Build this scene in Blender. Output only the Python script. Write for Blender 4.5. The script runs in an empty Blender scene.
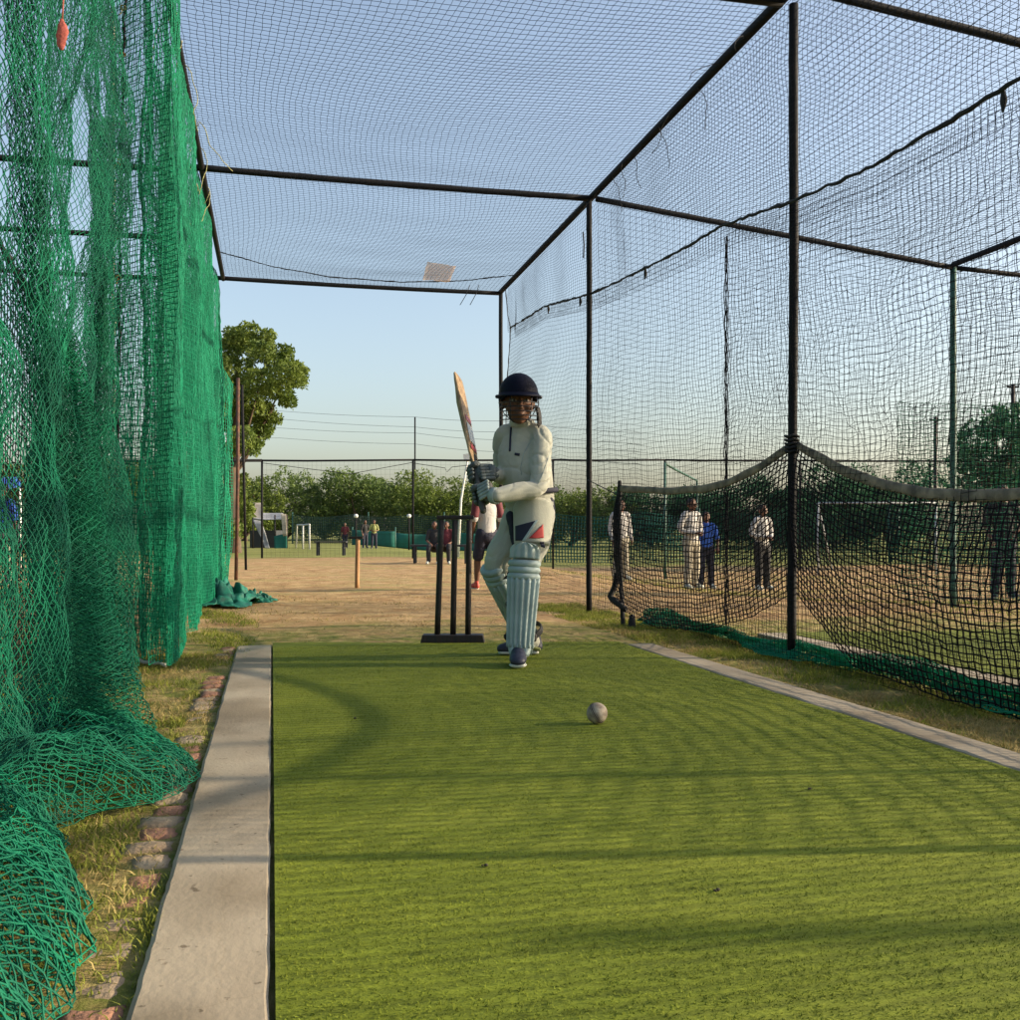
import bpy, bmesh, math, random
import numpy as np
from mathutils import Vector, Matrix, noise
random.seed(7)
rng = np.random.default_rng(11)
sc = bpy.context.scene
col = sc.collection
PI = math.pi
TH = math.radians(13.26)
CT, ST = math.cos(TH), math.sin(TH)
F = 1010.0
H = 0.68

def P(u, v, D):
    L = (u - 510) / F * D
    return Vector((L*CT + D*ST, -L*ST + D*CT, H - (v - 530)/F*D))
def gz(x, y):
    # ground height: the field right of the lane lies a little lower
    a = min(max((x - 3.6)/4.0, 0), 1); b = min(max((y - 7.0)/6.0, 0), 1)
    a = a*a*(3-2*a); b = b*b*(3-2*b)
    return -0.30*a*b
def gzn(x, y):
    a = np.clip((x-3.6)/4.0, 0, 1); b = np.clip((y-7.0)/6.0, 0, 1)
    return -0.30*(a*a*(3-2*a))*(b*b*(3-2*b))
def G(u, D):
    p = P(u, 530, D); p.z = gz(p.x, p.y); return p

# ------------------------------------------------------------------ materials
def node(nt, t, **kw):
    n = nt.nodes.new(t)
    for k, v in kw.items(): setattr(n, k, v)
    return n
def mat(name, c, rough=0.7, noise_amt=0.0, scale=8.0, c2=None, metal=0.0, bump=0.0, bscale=60.0,
        sheen=0.0, spec=0.5, stretch=(1,1,1), transl=0.0, detail=6.0, lo=0.35, hi=0.65):
    m = bpy.data.materials.new(name); m.use_nodes = True
    nt = m.node_tree; b = nt.nodes['Principled BSDF']
    b.inputs['Roughness'].default_value = rough
    b.inputs['Metallic'].default_value = metal
    b.inputs['Specular IOR Level'].default_value = spec
    if sheen: b.inputs['Sheen Weight'].default_value = sheen
    tc = node(nt, 'ShaderNodeTexCoord'); mp = node(nt, 'ShaderNodeMapping')
    mp.inputs['Scale'].default_value = stretch
    nt.links.new(tc.outputs['Object'], mp.inputs['Vector'])
    if c2 is None:
        c2 = tuple(min(1, x*(1-noise_amt)) for x in c)
    if noise_amt > 0 or c2 != c:
        n = node(nt, 'ShaderNodeTexNoise'); n.inputs['Scale'].default_value = scale; n.inputs['Detail'].default_value = detail
        nt.links.new(mp.outputs[0], n.inputs['Vector'])
        r = node(nt, 'ShaderNodeValToRGB')
        r.color_ramp.elements[0].position = lo; r.color_ramp.elements[1].position = hi
        r.color_ramp.elements[0].color = (*c2, 1); r.color_ramp.elements[1].color = (*c, 1)
        nt.links.new(n.outputs['Fac'], r.inputs[0]); nt.links.new(r.outputs[0], b.inputs['Base Color'])
    else:
        b.inputs['Base Color'].default_value = (*c, 1)
    if bump:
        n2 = node(nt, 'ShaderNodeTexNoise'); n2.inputs['Scale'].default_value = bscale; n2.inputs['Detail'].default_value = 5
        nt.links.new(mp.outputs[0], n2.inputs['Vector'])
        bp = node(nt, 'ShaderNodeBump'); bp.inputs['Strength'].default_value = bump; bp.inputs['Distance'].default_value = 0.01
        nt.links.new(n2.outputs['Fac'], bp.inputs['Height']); nt.links.new(bp.outputs[0], b.inputs['Normal'])
    if transl > 0:
        out = nt.nodes['Material Output']
        tr = node(nt, 'ShaderNodeBsdfTranslucent'); mx = node(nt, 'ShaderNodeMixShader')
        mx.inputs[0].default_value = transl
        src = b.inputs['Base Color'].links
        if src: nt.links.new(src[0].from_socket, tr.inputs[0])
        else: tr.inputs[0].default_value = (*c, 1)
        nt.links.new(b.outputs[0], mx.inputs[1]); nt.links.new(tr.outputs[0], mx.inputs[2]); nt.links.new(mx.outputs[0], out.inputs[0])
    return m

M = {}
M['blacknet'] = mat('black_twine', (.012,.012,.016), .9, .4, 20, spec=.1)
M['greynet'] = mat('weathered_twine', (.012,.016,.026), .9, .4, 20, spec=.1)
M['greennet'] = mat('green_twine', (.003,.165,.085), .7, c2=(.002,.08,.05), scale=6, spec=.25, transl=.12)
M['greennet2'] = mat('green_twine_fine', (.004,.32,.17), .55, c2=(.003,.22,.12), scale=3, spec=.3, transl=.35)
M['darkgreennet'] = mat('dark_green_twine', (.006,.13,.08), .7, .4, 3, spec=.2, transl=.2)
M['pipe'] = mat('dark_painted_pipe', (.0045,.005,.007), .75, c2=(.010,.008,.008), scale=9, spec=.25, bump=.15, bscale=80, lo=.3, hi=.5)
M['rust'] = mat('rusty_pipe', (.05,.03,.024), .75, c2=(.13,.055,.03), scale=14, metal=.2, bump=.3, bscale=90)
M['greenpipe'] = mat('green_pipe', (.02,.09,.07), .6, .3, 9)
M['rope'] = mat('black_rope', (.02,.02,.022), .9, .5, 60, bump=.6, bscale=160)
M['paleRope'] = mat('pale_rope', (.45,.47,.40), .9, .5, 60, bump=.6, bscale=160)
M['tape'] = mat('canvas_tape', (.27,.215,.155), .95, c2=(.09,.075,.06), scale=14, bump=.4, bscale=120)
M['white'] = mat('white_paint', (.7,.7,.68), .6, .2, 12)
M['tarpG'] = mat('green_sheet', (.01,.20,.13), .6, c2=(.008,.09,.07), scale=12, bump=.5, bscale=30, transl=.2)
M['cord'] = mat('yellow_twine', (.38,.36,.16), .9, .3, 50)
M['pink'] = mat('faded_red_cloth', (.42,.10,.08), .9, .3, 40)

def world_of(p):
    mw = Matrix.Identity(4)
    while p is not None:
        mw = Matrix.Translation(p.location) @ Matrix.Rotation(p.rotation_euler.z, 4, 'Z') @ mw; p = p.parent
    return mw
def obj(name, me, m=None, parent=None):
    o = bpy.data.objects.new(name, me)
    col.objects.link(o)
    if m is not None and me is not None: me.materials.append(m)
    if parent is not None:
        o.parent = parent
        mw = world_of(parent)
        if me is not None and mw != Matrix.Identity(4): me.transform(mw.inverted())
    return o
def tag(o, label=None, cat=None, group=None, kind=None):
    if label: o['label'] = label
    if cat: o['category'] = cat
    if group: o['group'] = group
    if kind: o['kind'] = kind
    return o
def empty(name, loc, label, cat, group=None, rz=0):
    o = bpy.data.objects.new(name, None); col.objects.link(o); o.location = loc; o.rotation_euler = (0,0,rz)
    o.empty_display_size = .1
    return tag(o, label, cat, group)
def copy_tree(o, parent=None):
    c = o.copy(); col.objects.link(c)
    if parent is not None: c.parent = parent
    for ch in list(o.children): copy_tree(ch, c)
    return c

class MB:
    """collects verts and faces in world coordinates"""
    def __init__(s): s.v = []; s.f = []
    def add(s, vs, fs):
        n = len(s.v); s.v += [tuple(x) for x in vs]; s.f += [tuple(i+n for i in q) for q in fs]
    def box(s, a, b):
        (x0,y0,z0),(x1,y1,z1) = a, b
        s.add([(x0,y0,z0),(x1,y0,z0),(x1,y1,z0),(x0,y1,z0),(x0,y0,z1),(x1,y0,z1),(x1,y1,z1),(x0,y1,z1)],
              [(0,3,2,1),(4,5,6,7),(0,1,5,4),(1,2,6,5),(2,3,7,6),(3,0,4,7)])
    def obox(s, c, ax, ay, az, sx, sy, sz, taper=1.0):
        c = Vector(c); ax=Vector(ax).normalized(); ay=Vector(ay).normalized(); az=Vector(az).normalized()
        vs = []
        for k in (-1,1):
            t = taper if k > 0 else 1
            for i,j in ((-1,-1),(1,-1),(1,1),(-1,1)):
                vs.append(c + ax*(i*sx/2*t) + ay*(j*sy/2*t) + az*(k*sz/2))
        s.add(vs, [(0,3,2,1),(4,5,6,7),(0,1,5,4),(1,2,6,5),(2,3,7,6),(3,0,4,7)])
    def tube(s, pts, r, n=10, side=None, cap=True):
        """pts list of Vector; r scalar or list of scalar / (a,b) radii; side = reference for the a axis"""
        pts = [Vector(p) for p in pts]; N = len(pts)
        rs = r if isinstance(r, (list, tuple)) and len(r) == N and N > 0 else [r]*N
        T0 = None; vs = []; fs = []
        prev = None
        for i, p in enumerate(pts):
            t = (pts[min(i+1,N-1)] - pts[max(i-1,0)]).normalized()
            if side is not None: a = Vector(side)
            elif prev is not None: a = prev
            else: a = Vector((0,0,1)) if abs(t.z) < .9 else Vector((1,0,0))
            a = (a - t*a.dot(t)).normalized(); prev = a
            b = t.cross(a)
            ra, rb = rs[i] if isinstance(rs[i], (tuple, list)) else (rs[i], rs[i])
            for k in range(n):
                q = 2*PI*k/n
                vs.append(p + a*(math.cos(q)*ra) + b*(math.sin(q)*rb))
        for i in range(N-1):
            for k in range(n):
                k2 = (k+1) % n
                fs.append((i*n+k, i*n+k2, (i+1)*n+k2, (i+1)*n+k))
        if cap:
            fs.append(tuple(reversed(range(n)))); fs.append(tuple((N-1)*n+k for k in range(n)))
        s.add(vs, fs)
    def limb(s, pts, r, n=14, side=None, sub=5, round_ends=True):
        """smooth tapered tube with rounded ends"""
        pts = [Vector(p) for p in pts]
        rs = [(x, x) if not isinstance(x, (tuple, list)) else tuple(x) for x in r]
        P2, R2 = [], []
        N = len(pts)
        for i in range(N-1):
            p0 = pts[max(i-1,0)]; p1 = pts[i]; p2 = pts[i+1]; p3 = pts[min(i+2,N-1)]
            for k in range(sub):
                t = k/sub
                P2.append(0.5*((2*p1)+(p2-p0)*t+(2*p0-5*p1+4*p2-p3)*t*t+(3*p1-p0-3*p2+p3)*t**3))
                e = t*t*(3-2*t)
                R2.append((rs[i][0]*(1-e)+rs[i+1][0]*e, rs[i][1]*(1-e)+rs[i+1][1]*e))
        P2.append(pts[-1]); R2.append(rs[-1])
        if round_ends:
            d = (P2[0]-P2[1]).normalized(); m = min(R2[0]); pre = []
            for q in (85, 65, 40, 20):
                a = math.radians(q); pre.append((P2[0]+d*(m*math.sin(a)), (R2[0][0]*math.cos(a), R2[0][1]*math.cos(a))))
            d2 = (P2[-1]-P2[-2]).normalized(); m2 = min(R2[-1]); post = []
            for q in (20, 40, 65, 85):
                a = math.radians(q); post.append((P2[-1]+d2*(m2*math.sin(a)), (R2[-1][0]*math.cos(a), R2[-1][1]*math.cos(a))))
            P2 = [x[0] for x in pre]+P2+[x[0] for x in post]
            R2 = [x[1] for x in pre]+R2+[x[1] for x in post]
        s.tube(P2, R2, n, side)
    def ball(s, c, r, ax=None, n=14, m=9):
        c = Vector(c); rx, ry, rz = r if isinstance(r, (tuple, list)) else (r, r, r)
        X, Y, Z = ax if ax else (Vector((1,0,0)), Vector((0,1,0)), Vector((0,0,1)))
        vs = [c + Z*rz]; fs = []
        for i in range(1, m):
            a = PI*i/m
            for k in range(n):
                q = 2*PI*k/n
                vs.append(c + X*(rx*math.sin(a)*math.cos(q)) + Y*(ry*math.sin(a)*math.sin(q)) + Z*(rz*math.cos(a)))
        vs.append(c - Z*rz)
        for k in range(n): fs.append((0, 1+k, 1+(k+1) % n))
        for i in range(m-2):
            for k in range(n):
                a, b = 1+i*n+k, 1+i*n+(k+1) % n
                fs.append((a, a+n, b+n, b))
        L = len(vs)-1
        for k in range(n): fs.append((L, 1+(m-2)*n+(k+1) % n, 1+(m-2)*n+k))
        s.add(vs, fs)
    def mesh(s, name, smooth=True):
        me = bpy.data.meshes.new(name); me.from_pydata(s.v, [], s.f); me.update()
        if smooth: me.polygons.foreach_set('use_smooth', [True]*len(me.polygons))
        return me
    def build(s, name, m, parent=None, smooth=True):
        return obj(name, s.mesh(name, smooth), m, parent)
    def blob(s, name, m, parent=None, voxel=.008, smooth_it=4, wrinkle=0.0, wscale=14, seed=0):
        """voxel-remeshed union of everything collected: one continuous skin"""
        me = s.mesh(name); o = bpy.data.objects.new('tmp', me); col.objects.link(o)
        r = o.modifiers.new('r', 'REMESH'); r.mode = 'VOXEL'; r.voxel_size = voxel; r.use_smooth_shade = True
        if smooth_it:
            q = o.modifiers.new('s', 'SMOOTH'); q.iterations = smooth_it; q.factor = .5
        dg = bpy.context.evaluated_depsgraph_get(); dg.update()
        me2 = bpy.data.meshes.new_from_object(o.evaluated_get(dg))
        bpy.data.objects.remove(o); bpy.data.meshes.remove(me)
        if wrinkle:
            off = Vector((seed*3.1, seed*1.7, 0)); ds = []
            for v in me2.vertices:
                q = Vector((v.co.x, v.co.y, v.co.z*1.5))*wscale + off
                wq = q + Vector((noise.noise(q*.5), noise.noise(q*.5+Vector((4,4,4))), noise.noise(q*.5+Vector((9,9,9)))))*.9
                c1 = max(0, 1-abs(noise.noise(Vector((wq.x*.6, wq.y*.6, wq.z*.75))))*5.5); c2 = max(0, 1-abs(noise.noise(wq*1.3+Vector((3,1,2))))*5)
                ds.append(wrinkle*(noise.noise(q*.45)*1.0 - .55*c1**2 - .2*c2**2 + .1))
            nn = [v.normal.copy() for v in me2.vertices]
            for v, d, n_ in zip(me2.vertices, ds, nn): v.co += n_*d
        me2.name = name; me2.materials.clear()
        me2.polygons.foreach_set('use_smooth', [True]*len(me2.polygons))
        return obj(name, me2, m, parent)

# ------------------------------------------------------------------ nets
def mesh_np(name, V, Q, smooth=False):
    me = bpy.data.meshes.new(name)
    V = np.ascontiguousarray(V, dtype=np.float32); Q = np.ascontiguousarray(Q, dtype=np.int32)
    k = Q.shape[1]
    me.vertices.add(len(V)); me.vertices.foreach_set('co', V.ravel())
    me.loops.add(Q.size); me.loops.foreach_set('vertex_index', Q.ravel())
    me.polygons.add(len(Q)); me.polygons.foreach_set('loop_start', np.arange(0, Q.size, k, dtype=np.int32))
    me.update(calc_edges=True)
    if smooth: me.polygons.foreach_set('use_smooth', np.ones(len(Q), dtype=bool))
    return me
def strands(Pn, r, keep=None, n=3):
    """tubes along axis 0 of Pn (I,J,3). keep: (I-1,J) bool"""
    I, J, _ = Pn.shape
    T = np.gradient(Pn, axis=0)
    T /= np.linalg.norm(T, axis=2, keepdims=True)+1e-9
    ref = np.array([.37, .61, .70]); ref = np.broadcast_to(ref, T.shape)
    A = np.cross(T, ref); A /= np.linalg.norm(A, axis=2, keepdims=True)+1e-9
    B = np.cross(T, A)
    ang = np.arange(n)*2*PI/n
    V = Pn[:, :, None, :] + r*(np.cos(ang)[None,None,:,None]*A[:,:,None,:] + np.sin(ang)[None,None,:,None]*B[:,:,None,:])
    idx = np.arange(I*J*n).reshape(I, J, n)
    a = idx[:-1]; b = idx[1:]
    Q = np.stack([a, np.roll(a, -1, 2), np.roll(b, -1, 2), b], -1)
    if keep is not None: Q = Q[keep]
    return V.reshape(-1, 3), Q.reshape(-1, 4)
def net_mesh(name, layers, r):
    """layers: list of (grid (I,J,3), mode, keepmask or None)"""
    Vs, Qs, off = [], [], 0
    for lay in layers:
        grid, mode, keep = lay[:3]; rr_ = lay[3] if len(lay) > 3 else r
        for ax in ((0, 1) if mode == 'square' else (0,)):
            g = grid if ax == 0 else np.swapaxes(grid, 0, 1)
            kk = None
            if keep is not None:
                km = keep if ax == 0 else keep.T
                kk = km[:-1] & km[1:]
            V, Q = strands(g, rr_, kk)
            Vs.append(V); Qs.append(Q+off); off += len(V)
    return mesh_np(name, np.concatenate(Vs), np.concatenate(Qs))
def wob(a, b, seed, amp=1.0, f=1.0, n=5):
    rs = np.random.default_rng(seed); out = 0
    for k in range(n):
        w = f*(1.6**k); d = rs.uniform(0, 2*PI)
        out = out + np.sin(w*(a*np.cos(d)+b*np.sin(d))*2 + rs.uniform(0, 6.28))/(1.35**k)
    return amp*out/2.2
def lin(a, b, n): return np.linspace(a, b, n)
def plane_net(name, axis, c0, a0, a1, z0f, z1f, cell, r, m, seed, amp=.03, jit=.004, sag=0.0, holes=None, zcell=None, f=1.0):
    """vertical net. axis 'x': in plane X=c0 spanning Y a0..a1; axis 'y': plane Y=c0 spanning X."""
    na = max(2, int(round(abs(a1-a0)/cell))+1)
    zc = zcell or cell
    A1 = lin(a0, a1, na)
    zt = np.array([z1f(x) for x in A1]); zb = np.array([z0f(x) for x in A1])
    nz = max(2, int(round((zt-zb).max()/zc))+1)
    s = lin(0, 1, nz)
    A, S = np.meshgrid(A1, s, indexing='ij')
    Z = zb[:, None]*(1-S) + zt[:, None]*S
    env = np.sin(PI*np.clip(S, 0, 1))**.5
    Cc = c0 + wob(A, Z, seed, amp, f)*env
    A = A + wob(A, Z, seed+1, amp*.5, f*1.6)*env + rng.normal(0, jit, A.shape)
    Z = Z + wob(A, Z, seed+2, amp*.6, f*1.3)*env + rng.normal(0, jit, A.shape)
    g = np.stack([Cc, A, Z] if axis == 'x' else [A, Cc, Z], -1)
    keep = None
    if holes is not None: keep = holes(A, Z)
    me = net_mesh(name, [(g, 'square', keep)], r)
    return me, g

# ------------------------------------------------------------------ camera and light
cam = bpy.data.cameras.new('camera'); co = bpy.data.objects.new('camera', cam); col.objects.link(co)
co.location = (0, 0, H); co.rotation_euler = (PI/2, 0, -TH)
cam.sensor_width = 36; cam.lens = F/1020*36; cam.shift_y = 20/1020; cam.clip_start = .05; cam.clip_end = 3000
sc.camera = co
EL = math.radians(19.2)
_a = math.radians(2); AZ = (CT*math.cos(_a)+ST*math.sin(_a), -ST*math.cos(_a)+CT*math.sin(_a))
sv = Vector((AZ[0]*math.cos(EL), AZ[1]*math.cos(EL), math.sin(EL)))
sl = bpy.data.lights.new('sun', 'SUN'); sl.energy = 4.5; sl.angle = math.radians(.6); sl.color = (1, .82, .58)
so = bpy.data.objects.new('sun', sl); col.objects.link(so); so.rotation_euler = sv.to_track_quat('Z', 'Y').to_euler()
w = bpy.data.worlds.new('World'); sc.world = w; w.use_nodes = True
nt = w.node_tree; bg = nt.nodes['Background']; bg.inputs[1].default_value = .15
sky = nt.nodes.new('ShaderNodeTexSky'); sky.sky_type = 'NISHITA'; sky.sun_disc = False
sky.sun_elevation = EL; sky.sun_rotation = math.atan2(AZ[0], AZ[1])
sky.air_density = 1.1; sky.dust_density = 3.0; sky.ozone_density = 1.6
hs = nt.nodes.new('ShaderNodeHueSaturation'); hs.inputs['Saturation'].default_value = .84
nt.links.new(sky.outputs[0], hs.inputs['Color']); nt.links.new(hs.outputs[0], bg.inputs[0])
sc.view_settings.view_transform = 'Standard'; sc.view_settings.look = 'None'
sc.view_settings.exposure = 0.88; sc.view_settings.gamma = 1.0
sc.cycles.max_bounces = 6; sc.cycles.transparent_max_bounces = 8
sc.cycles.use_adaptive_sampling = True

# ------------------------------------------------------------------ ground
def ground_material():
    m = bpy.data.materials.new('field_soil'); m.use_nodes = True; nt = m.node_tree
    b = nt.nodes['Principled BSDF']; b.inputs['Roughness'].default_value = .95; b.inputs['Specular IOR Level'].default_value = .15
    tc = node(nt, 'ShaderNodeTexCoord'); L = nt.links.new
    def nz(scale, det, st=(1,1,1), rough=.6):
        mp = node(nt, 'ShaderNodeMapping'); mp.inputs['Scale'].default_value = st; L(tc.outputs['Object'], mp.inputs[0])
        n = node(nt, 'ShaderNodeTexNoise'); n.inputs['Scale'].default_value = scale; n.inputs['Detail'].default_value = det
        n.inputs['Roughness'].default_value = rough; L(mp.outputs[0], n.inputs['Vector']); return n.outputs['Fac']
    def ramp(inp, p0, c0, p1, c1):
        r = node(nt, 'ShaderNodeValToRGB'); r.color_ramp.elements[0].position = p0; r.color_ramp.elements[1].position = p1
        r.color_ramp.elements[0].color = (*c0, 1); r.color_ramp.elements[1].color = (*c1, 1); L(inp, r.inputs[0]); return r.outputs[0]
    def mix(f, a, b_):
        x = node(nt, 'ShaderNodeMix'); x.data_type = 'RGBA'
        L(f, x.inputs[0]); L(a, x.inputs[6]); L(b_, x.inputs[7]); return x.outputs[2]
    def math_(op, a, b_=None, clamp=False):
        x = node(nt, 'ShaderNodeMath', operation=op); x.use_clamp = clamp
        for i, q in enumerate((a, b_)):
            if q is None: continue
            if isinstance(q, (int, float)): x.inputs[i].default_value = q
            else: L(q, x.inputs[i])
        return x.outputs[0]
    dirt = ramp(nz(2.5, 10), .36, (.25,.15,.07), .64, (.48,.335,.175))
    dirt2 = mix(ramp(nz(26, 8), .45, (0,0,0), .62, (1,1,1)), dirt, ramp(nz(5, 4), .3, (.27,.14,.06), .7, (.52,.35,.17)))
    dry = ramp(nz(14, 8), .35, (.20,.155,.06), .65, (.42,.34,.14))
    green = ramp(nz(9, 8), .35, (.10,.12,.025), .65, (.22,.23,.055))
    far = ramp(nz(.8, 6, (.4,1,1)), .35, (.13,.15,.035), .7, (.27,.27,.09))
    sep = node(nt, 'ShaderNodeSeparateXYZ'); L(tc.outputs['Object'], sep.inputs[0])
    # near verge: grass / dry mix for Y < 7.5, thinning out beyond
    nn = nz(1.7, 6)
    yv = math_('ADD', sep.outputs[1], math_('MULTIPLY', math_('SUBTRACT', nn, .5), 5.0))
    near = math_('SUBTRACT', 1.0, math_('MULTIPLY', math_('SUBTRACT', yv, 6.6), .8, True), True)
    patch = ramp(nz(6.5, 6), .42, (0,0,0), .58, (1,1,1))
    verge = mix(patch, dry, green)
    near2 = math_('MULTIPLY', near, ramp(nz(11, 7), .3, (.35,.35,.35), .5, (1,1,1)))
    c = mix(near2, dirt2, verge)
    # streaks of thin dry grass in the middle distance
    st = ramp(nz(1.0, 7, (.35, 1.1, 1)), .5, (0,0,0), .64, (.75,.75,.75))
    mid = math_('MULTIPLY', math_('MULTIPLY', math_('SUBTRACT', sep.outputs[1], 8), .3, True), st)
    c = mix(mid, c, mix(patch, dry, ramp(nz(4,5), .3, (.2,.2,.06), .7, (.34,.33,.12))))
    yf = math_('ADD', sep.outputs[1], math_('MULTIPLY', math_('SUBTRACT', nz(.5, 5), .5), 6.0))
    farf = math_('MULTIPLY', math_('SUBTRACT', yf, 24.6), .7, True)
    c = mix(farf, c, far)
    L(c, b.inputs['Base Color'])
    bp = node(nt, 'ShaderNodeBump'); bp.inputs['Strength'].default_value = .9; bp.inputs['Distance'].default_value = .03
    L(math_('ADD', nz(22, 10, rough=.7), math_('MULTIPLY', nz(3.5, 5), 1.5)), bp.inputs['Height']); L(bp.outputs[0], b.inputs['Normal'])
    return m
def axis_pts(segs):
    out = []
    for a, b, st in segs: out += list(np.arange(a, b, st))
    return np.array(out + [segs[-1][1]])
xs = axis_pts([(-1500,-60,240),(-60,-6,6),(-6,0,.12),(0,2.1,.35),(2.1,6.9,.12),(6.9,60,3),(60,1500,240)])
ys = axis_pts([(-300,-6,40),(-6,.5,.5),(.5,16,.12),(16,60,2),(60,2400,120)])
X, Y = np.meshgrid(xs, ys, indexing='ij')
Z = gzn(X, Y)
lane = np.clip(1-np.maximum(np.abs(X-1.0)-1.15, 0)/.15, 0, 1)*(Y < 6.5)
near = (Y < 20) & (Y > -3) & (np.abs(X) < 7)
Z = Z + np.where(near, (wob(X, Y, 3, .012, 1.3)+wob(X, Y, 4, .006, 5))*(1-lane), 0) - .008*near
ID = np.arange(X.size).reshape(X.shape)
Q = np.stack([ID[:-1,:-1], ID[1:,:-1], ID[1:,1:], ID[:-1,1:]], -1).reshape(-1, 4)
gme = mesh_np('ground', np.stack([X, Y, Z], -1).reshape(-1, 3), Q, True)
gr = obj('ground', gme, ground_material()); tag(gr, kind='structure')

# ------------------------------------------------------------------ playing mats, kerbs, bricks
def turf_material(name='mat_turf', k=1.0):
    m = bpy.data.materials.new(name); m.use_nodes = True; nt = m.node_tree; L = nt.links.new
    b = nt.nodes['Principled BSDF']; b.inputs['Roughness'].default_value = .85; b.inputs['Specular IOR Level'].default_value = .2
    b.inputs['Sheen Weight'].default_value = .0; b.inputs['Sheen Tint'].default_value = (.8, 1, .4, 1)
    tc = node(nt, 'ShaderNodeTexCoord')
    def nz(scale, det, st=(1,1,1), w=0):
        mp = node(nt, 'ShaderNodeMapping'); mp.inputs['Scale'].default_value = st; mp.inputs['Location'].default_value = (w, w*.7, 0)
        L(tc.outputs['Object'], mp.inputs[0])
        n = node(nt, 'ShaderNodeTexNoise'); n.inputs['Scale'].default_value = scale; n.inputs['Detail'].default_value = det
        n.inputs['Roughness'].default_value = .65; L(mp.outputs[0], n.inputs['Vector']); return n.outputs['Fac']
    def ramp(inp, p0, c0, p1, c1):
        r = node(nt, 'ShaderNodeValToRGB'); r.color_ramp.elements[0].position = p0; r.color_ramp.elements[1].position = p1
        r.color_ramp.elements[0].color = (*c0, 1); r.color_ramp.elements[1].color = (*c1, 1); L(inp, r.inputs[0]); return r.outputs[0]
    def mix(f, a, c, mode='MIX'):
        x = node(nt, 'ShaderNodeMix'); x.data_type = 'RGBA'; x.blend_type = mode
        if isinstance(f, float): x.inputs[0].default_value = f
        else: L(f, x.inputs[0])
        L(a, x.inputs[6]); L(c, x.inputs[7]); return x.outputs[2]
    base = ramp(nz(40, 6, (.25, 1, 1)), .34, (.088*k,.116*k,.009*k), .68, (.19*k,.235*k,.02*k))
    worn = ramp(nz(1.1, 6, (.6, 1, 1), 4), .40, (.125*k,.156*k,.012*k), .64, (.25*k,.28*k,.032*k))
    c = mix(ramp(nz(5, 7, (.35, 1.2, 1), 9), .42, (.2,.2,.2), .62, (.85,.85,.85)), base, worn)
    dark = ramp(nz(70, 4, (.5, 1, 1), 2), .27, (.6,.6,.55), .37, (1,1,1))
    c = mix(1.0, c, dark, 'MULTIPLY')
    wv = node(nt, 'ShaderNodeTexWave'); wv.wave_type = 'BANDS'; wv.bands_direction = 'Y'; wv.inputs['Scale'].default_value = 7.5
    wv.inputs['Distortion'].default_value = 2.2; wv.inputs['Detail'].default_value = 3; wv.inputs['Detail Scale'].default_value = 1.6; L(tc.outputs['Object'], wv.inputs['Vector'])
    c = mix(1.0, c, ramp(wv.outputs['Fac'], .1, (.76,.77,.72), .6, (1,1,1)), 'MULTIPLY')
    L(c, b.inputs['Base Color'])
    bp = node(nt, 'ShaderNodeBump'); bp.inputs['Strength'].default_value = .9; bp.inputs['Distance'].default_value = .006
    ad = node(nt, 'ShaderNodeMath', operation='MULTIPLY_ADD'); ad.inputs[1].default_value = .5; L(wv.outputs['Fac'], ad.inputs[0]); L(nz(120, 6, (.35, 1, 1), 1), ad.inputs[2])
    L(ad.outputs[0], bp.inputs['Height']); L(bp.outputs[0], b.inputs['Normal'])
    return m
M['turf'] = turf_material(); M['turf2'] = turf_material('worn_turf', .75)
def mat_sheet(x0, x1, y0, yl, yr, m, name, label, z=.012):
    nx, ny = 24, 90
    U, V = np.meshgrid(lin(0,1,nx+1), lin(0,1,ny+1), indexing='ij')
    Xs = x0+(x1-x0)*U; Ye = yl+(yr-yl)*U + .03*np.sin(U*9)*(V)
    Ys = y0+(Ye-y0)*V
    Zs = z + wob(Xs, Ys, 31, .0022, 1.6)+.0008*np.sin(Ys*31)
    top = np.stack([Xs, Ys, Zs], -1)
    bot = top.copy(); bot[..., 2] = -.02
    V3 = np.concatenate([top.reshape(-1,3), top.reshape(-1,3), bot.reshape(-1,3)])
    I = np.arange((nx+1)*(ny+1)).reshape(nx+1, ny+1); o = I.size
    Q = [np.stack([I[:-1,:-1], I[1:,:-1], I[1:,1:], I[:-1,1:]], -1).reshape(-1,4)]
    for e in (I[0,:], I[-1,:][::-1], I[:,0][::-1], I[:,-1]):
        e = e+o; Q.append(np.stack([e[:-1], e[1:], e[1:]+o, e[:-1]+o], -1))
    ob = obj(name, mesh_np(name, V3, np.concatenate(Q), True), m)
    return ob
mt = mat_sheet(0.005, 2.015, -1.2, 6.14, 5.72, M['turf'], 'playing_mat', '')
tag(mt, 'green artificial turf mat on which the batter stands', 'mat')
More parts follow.
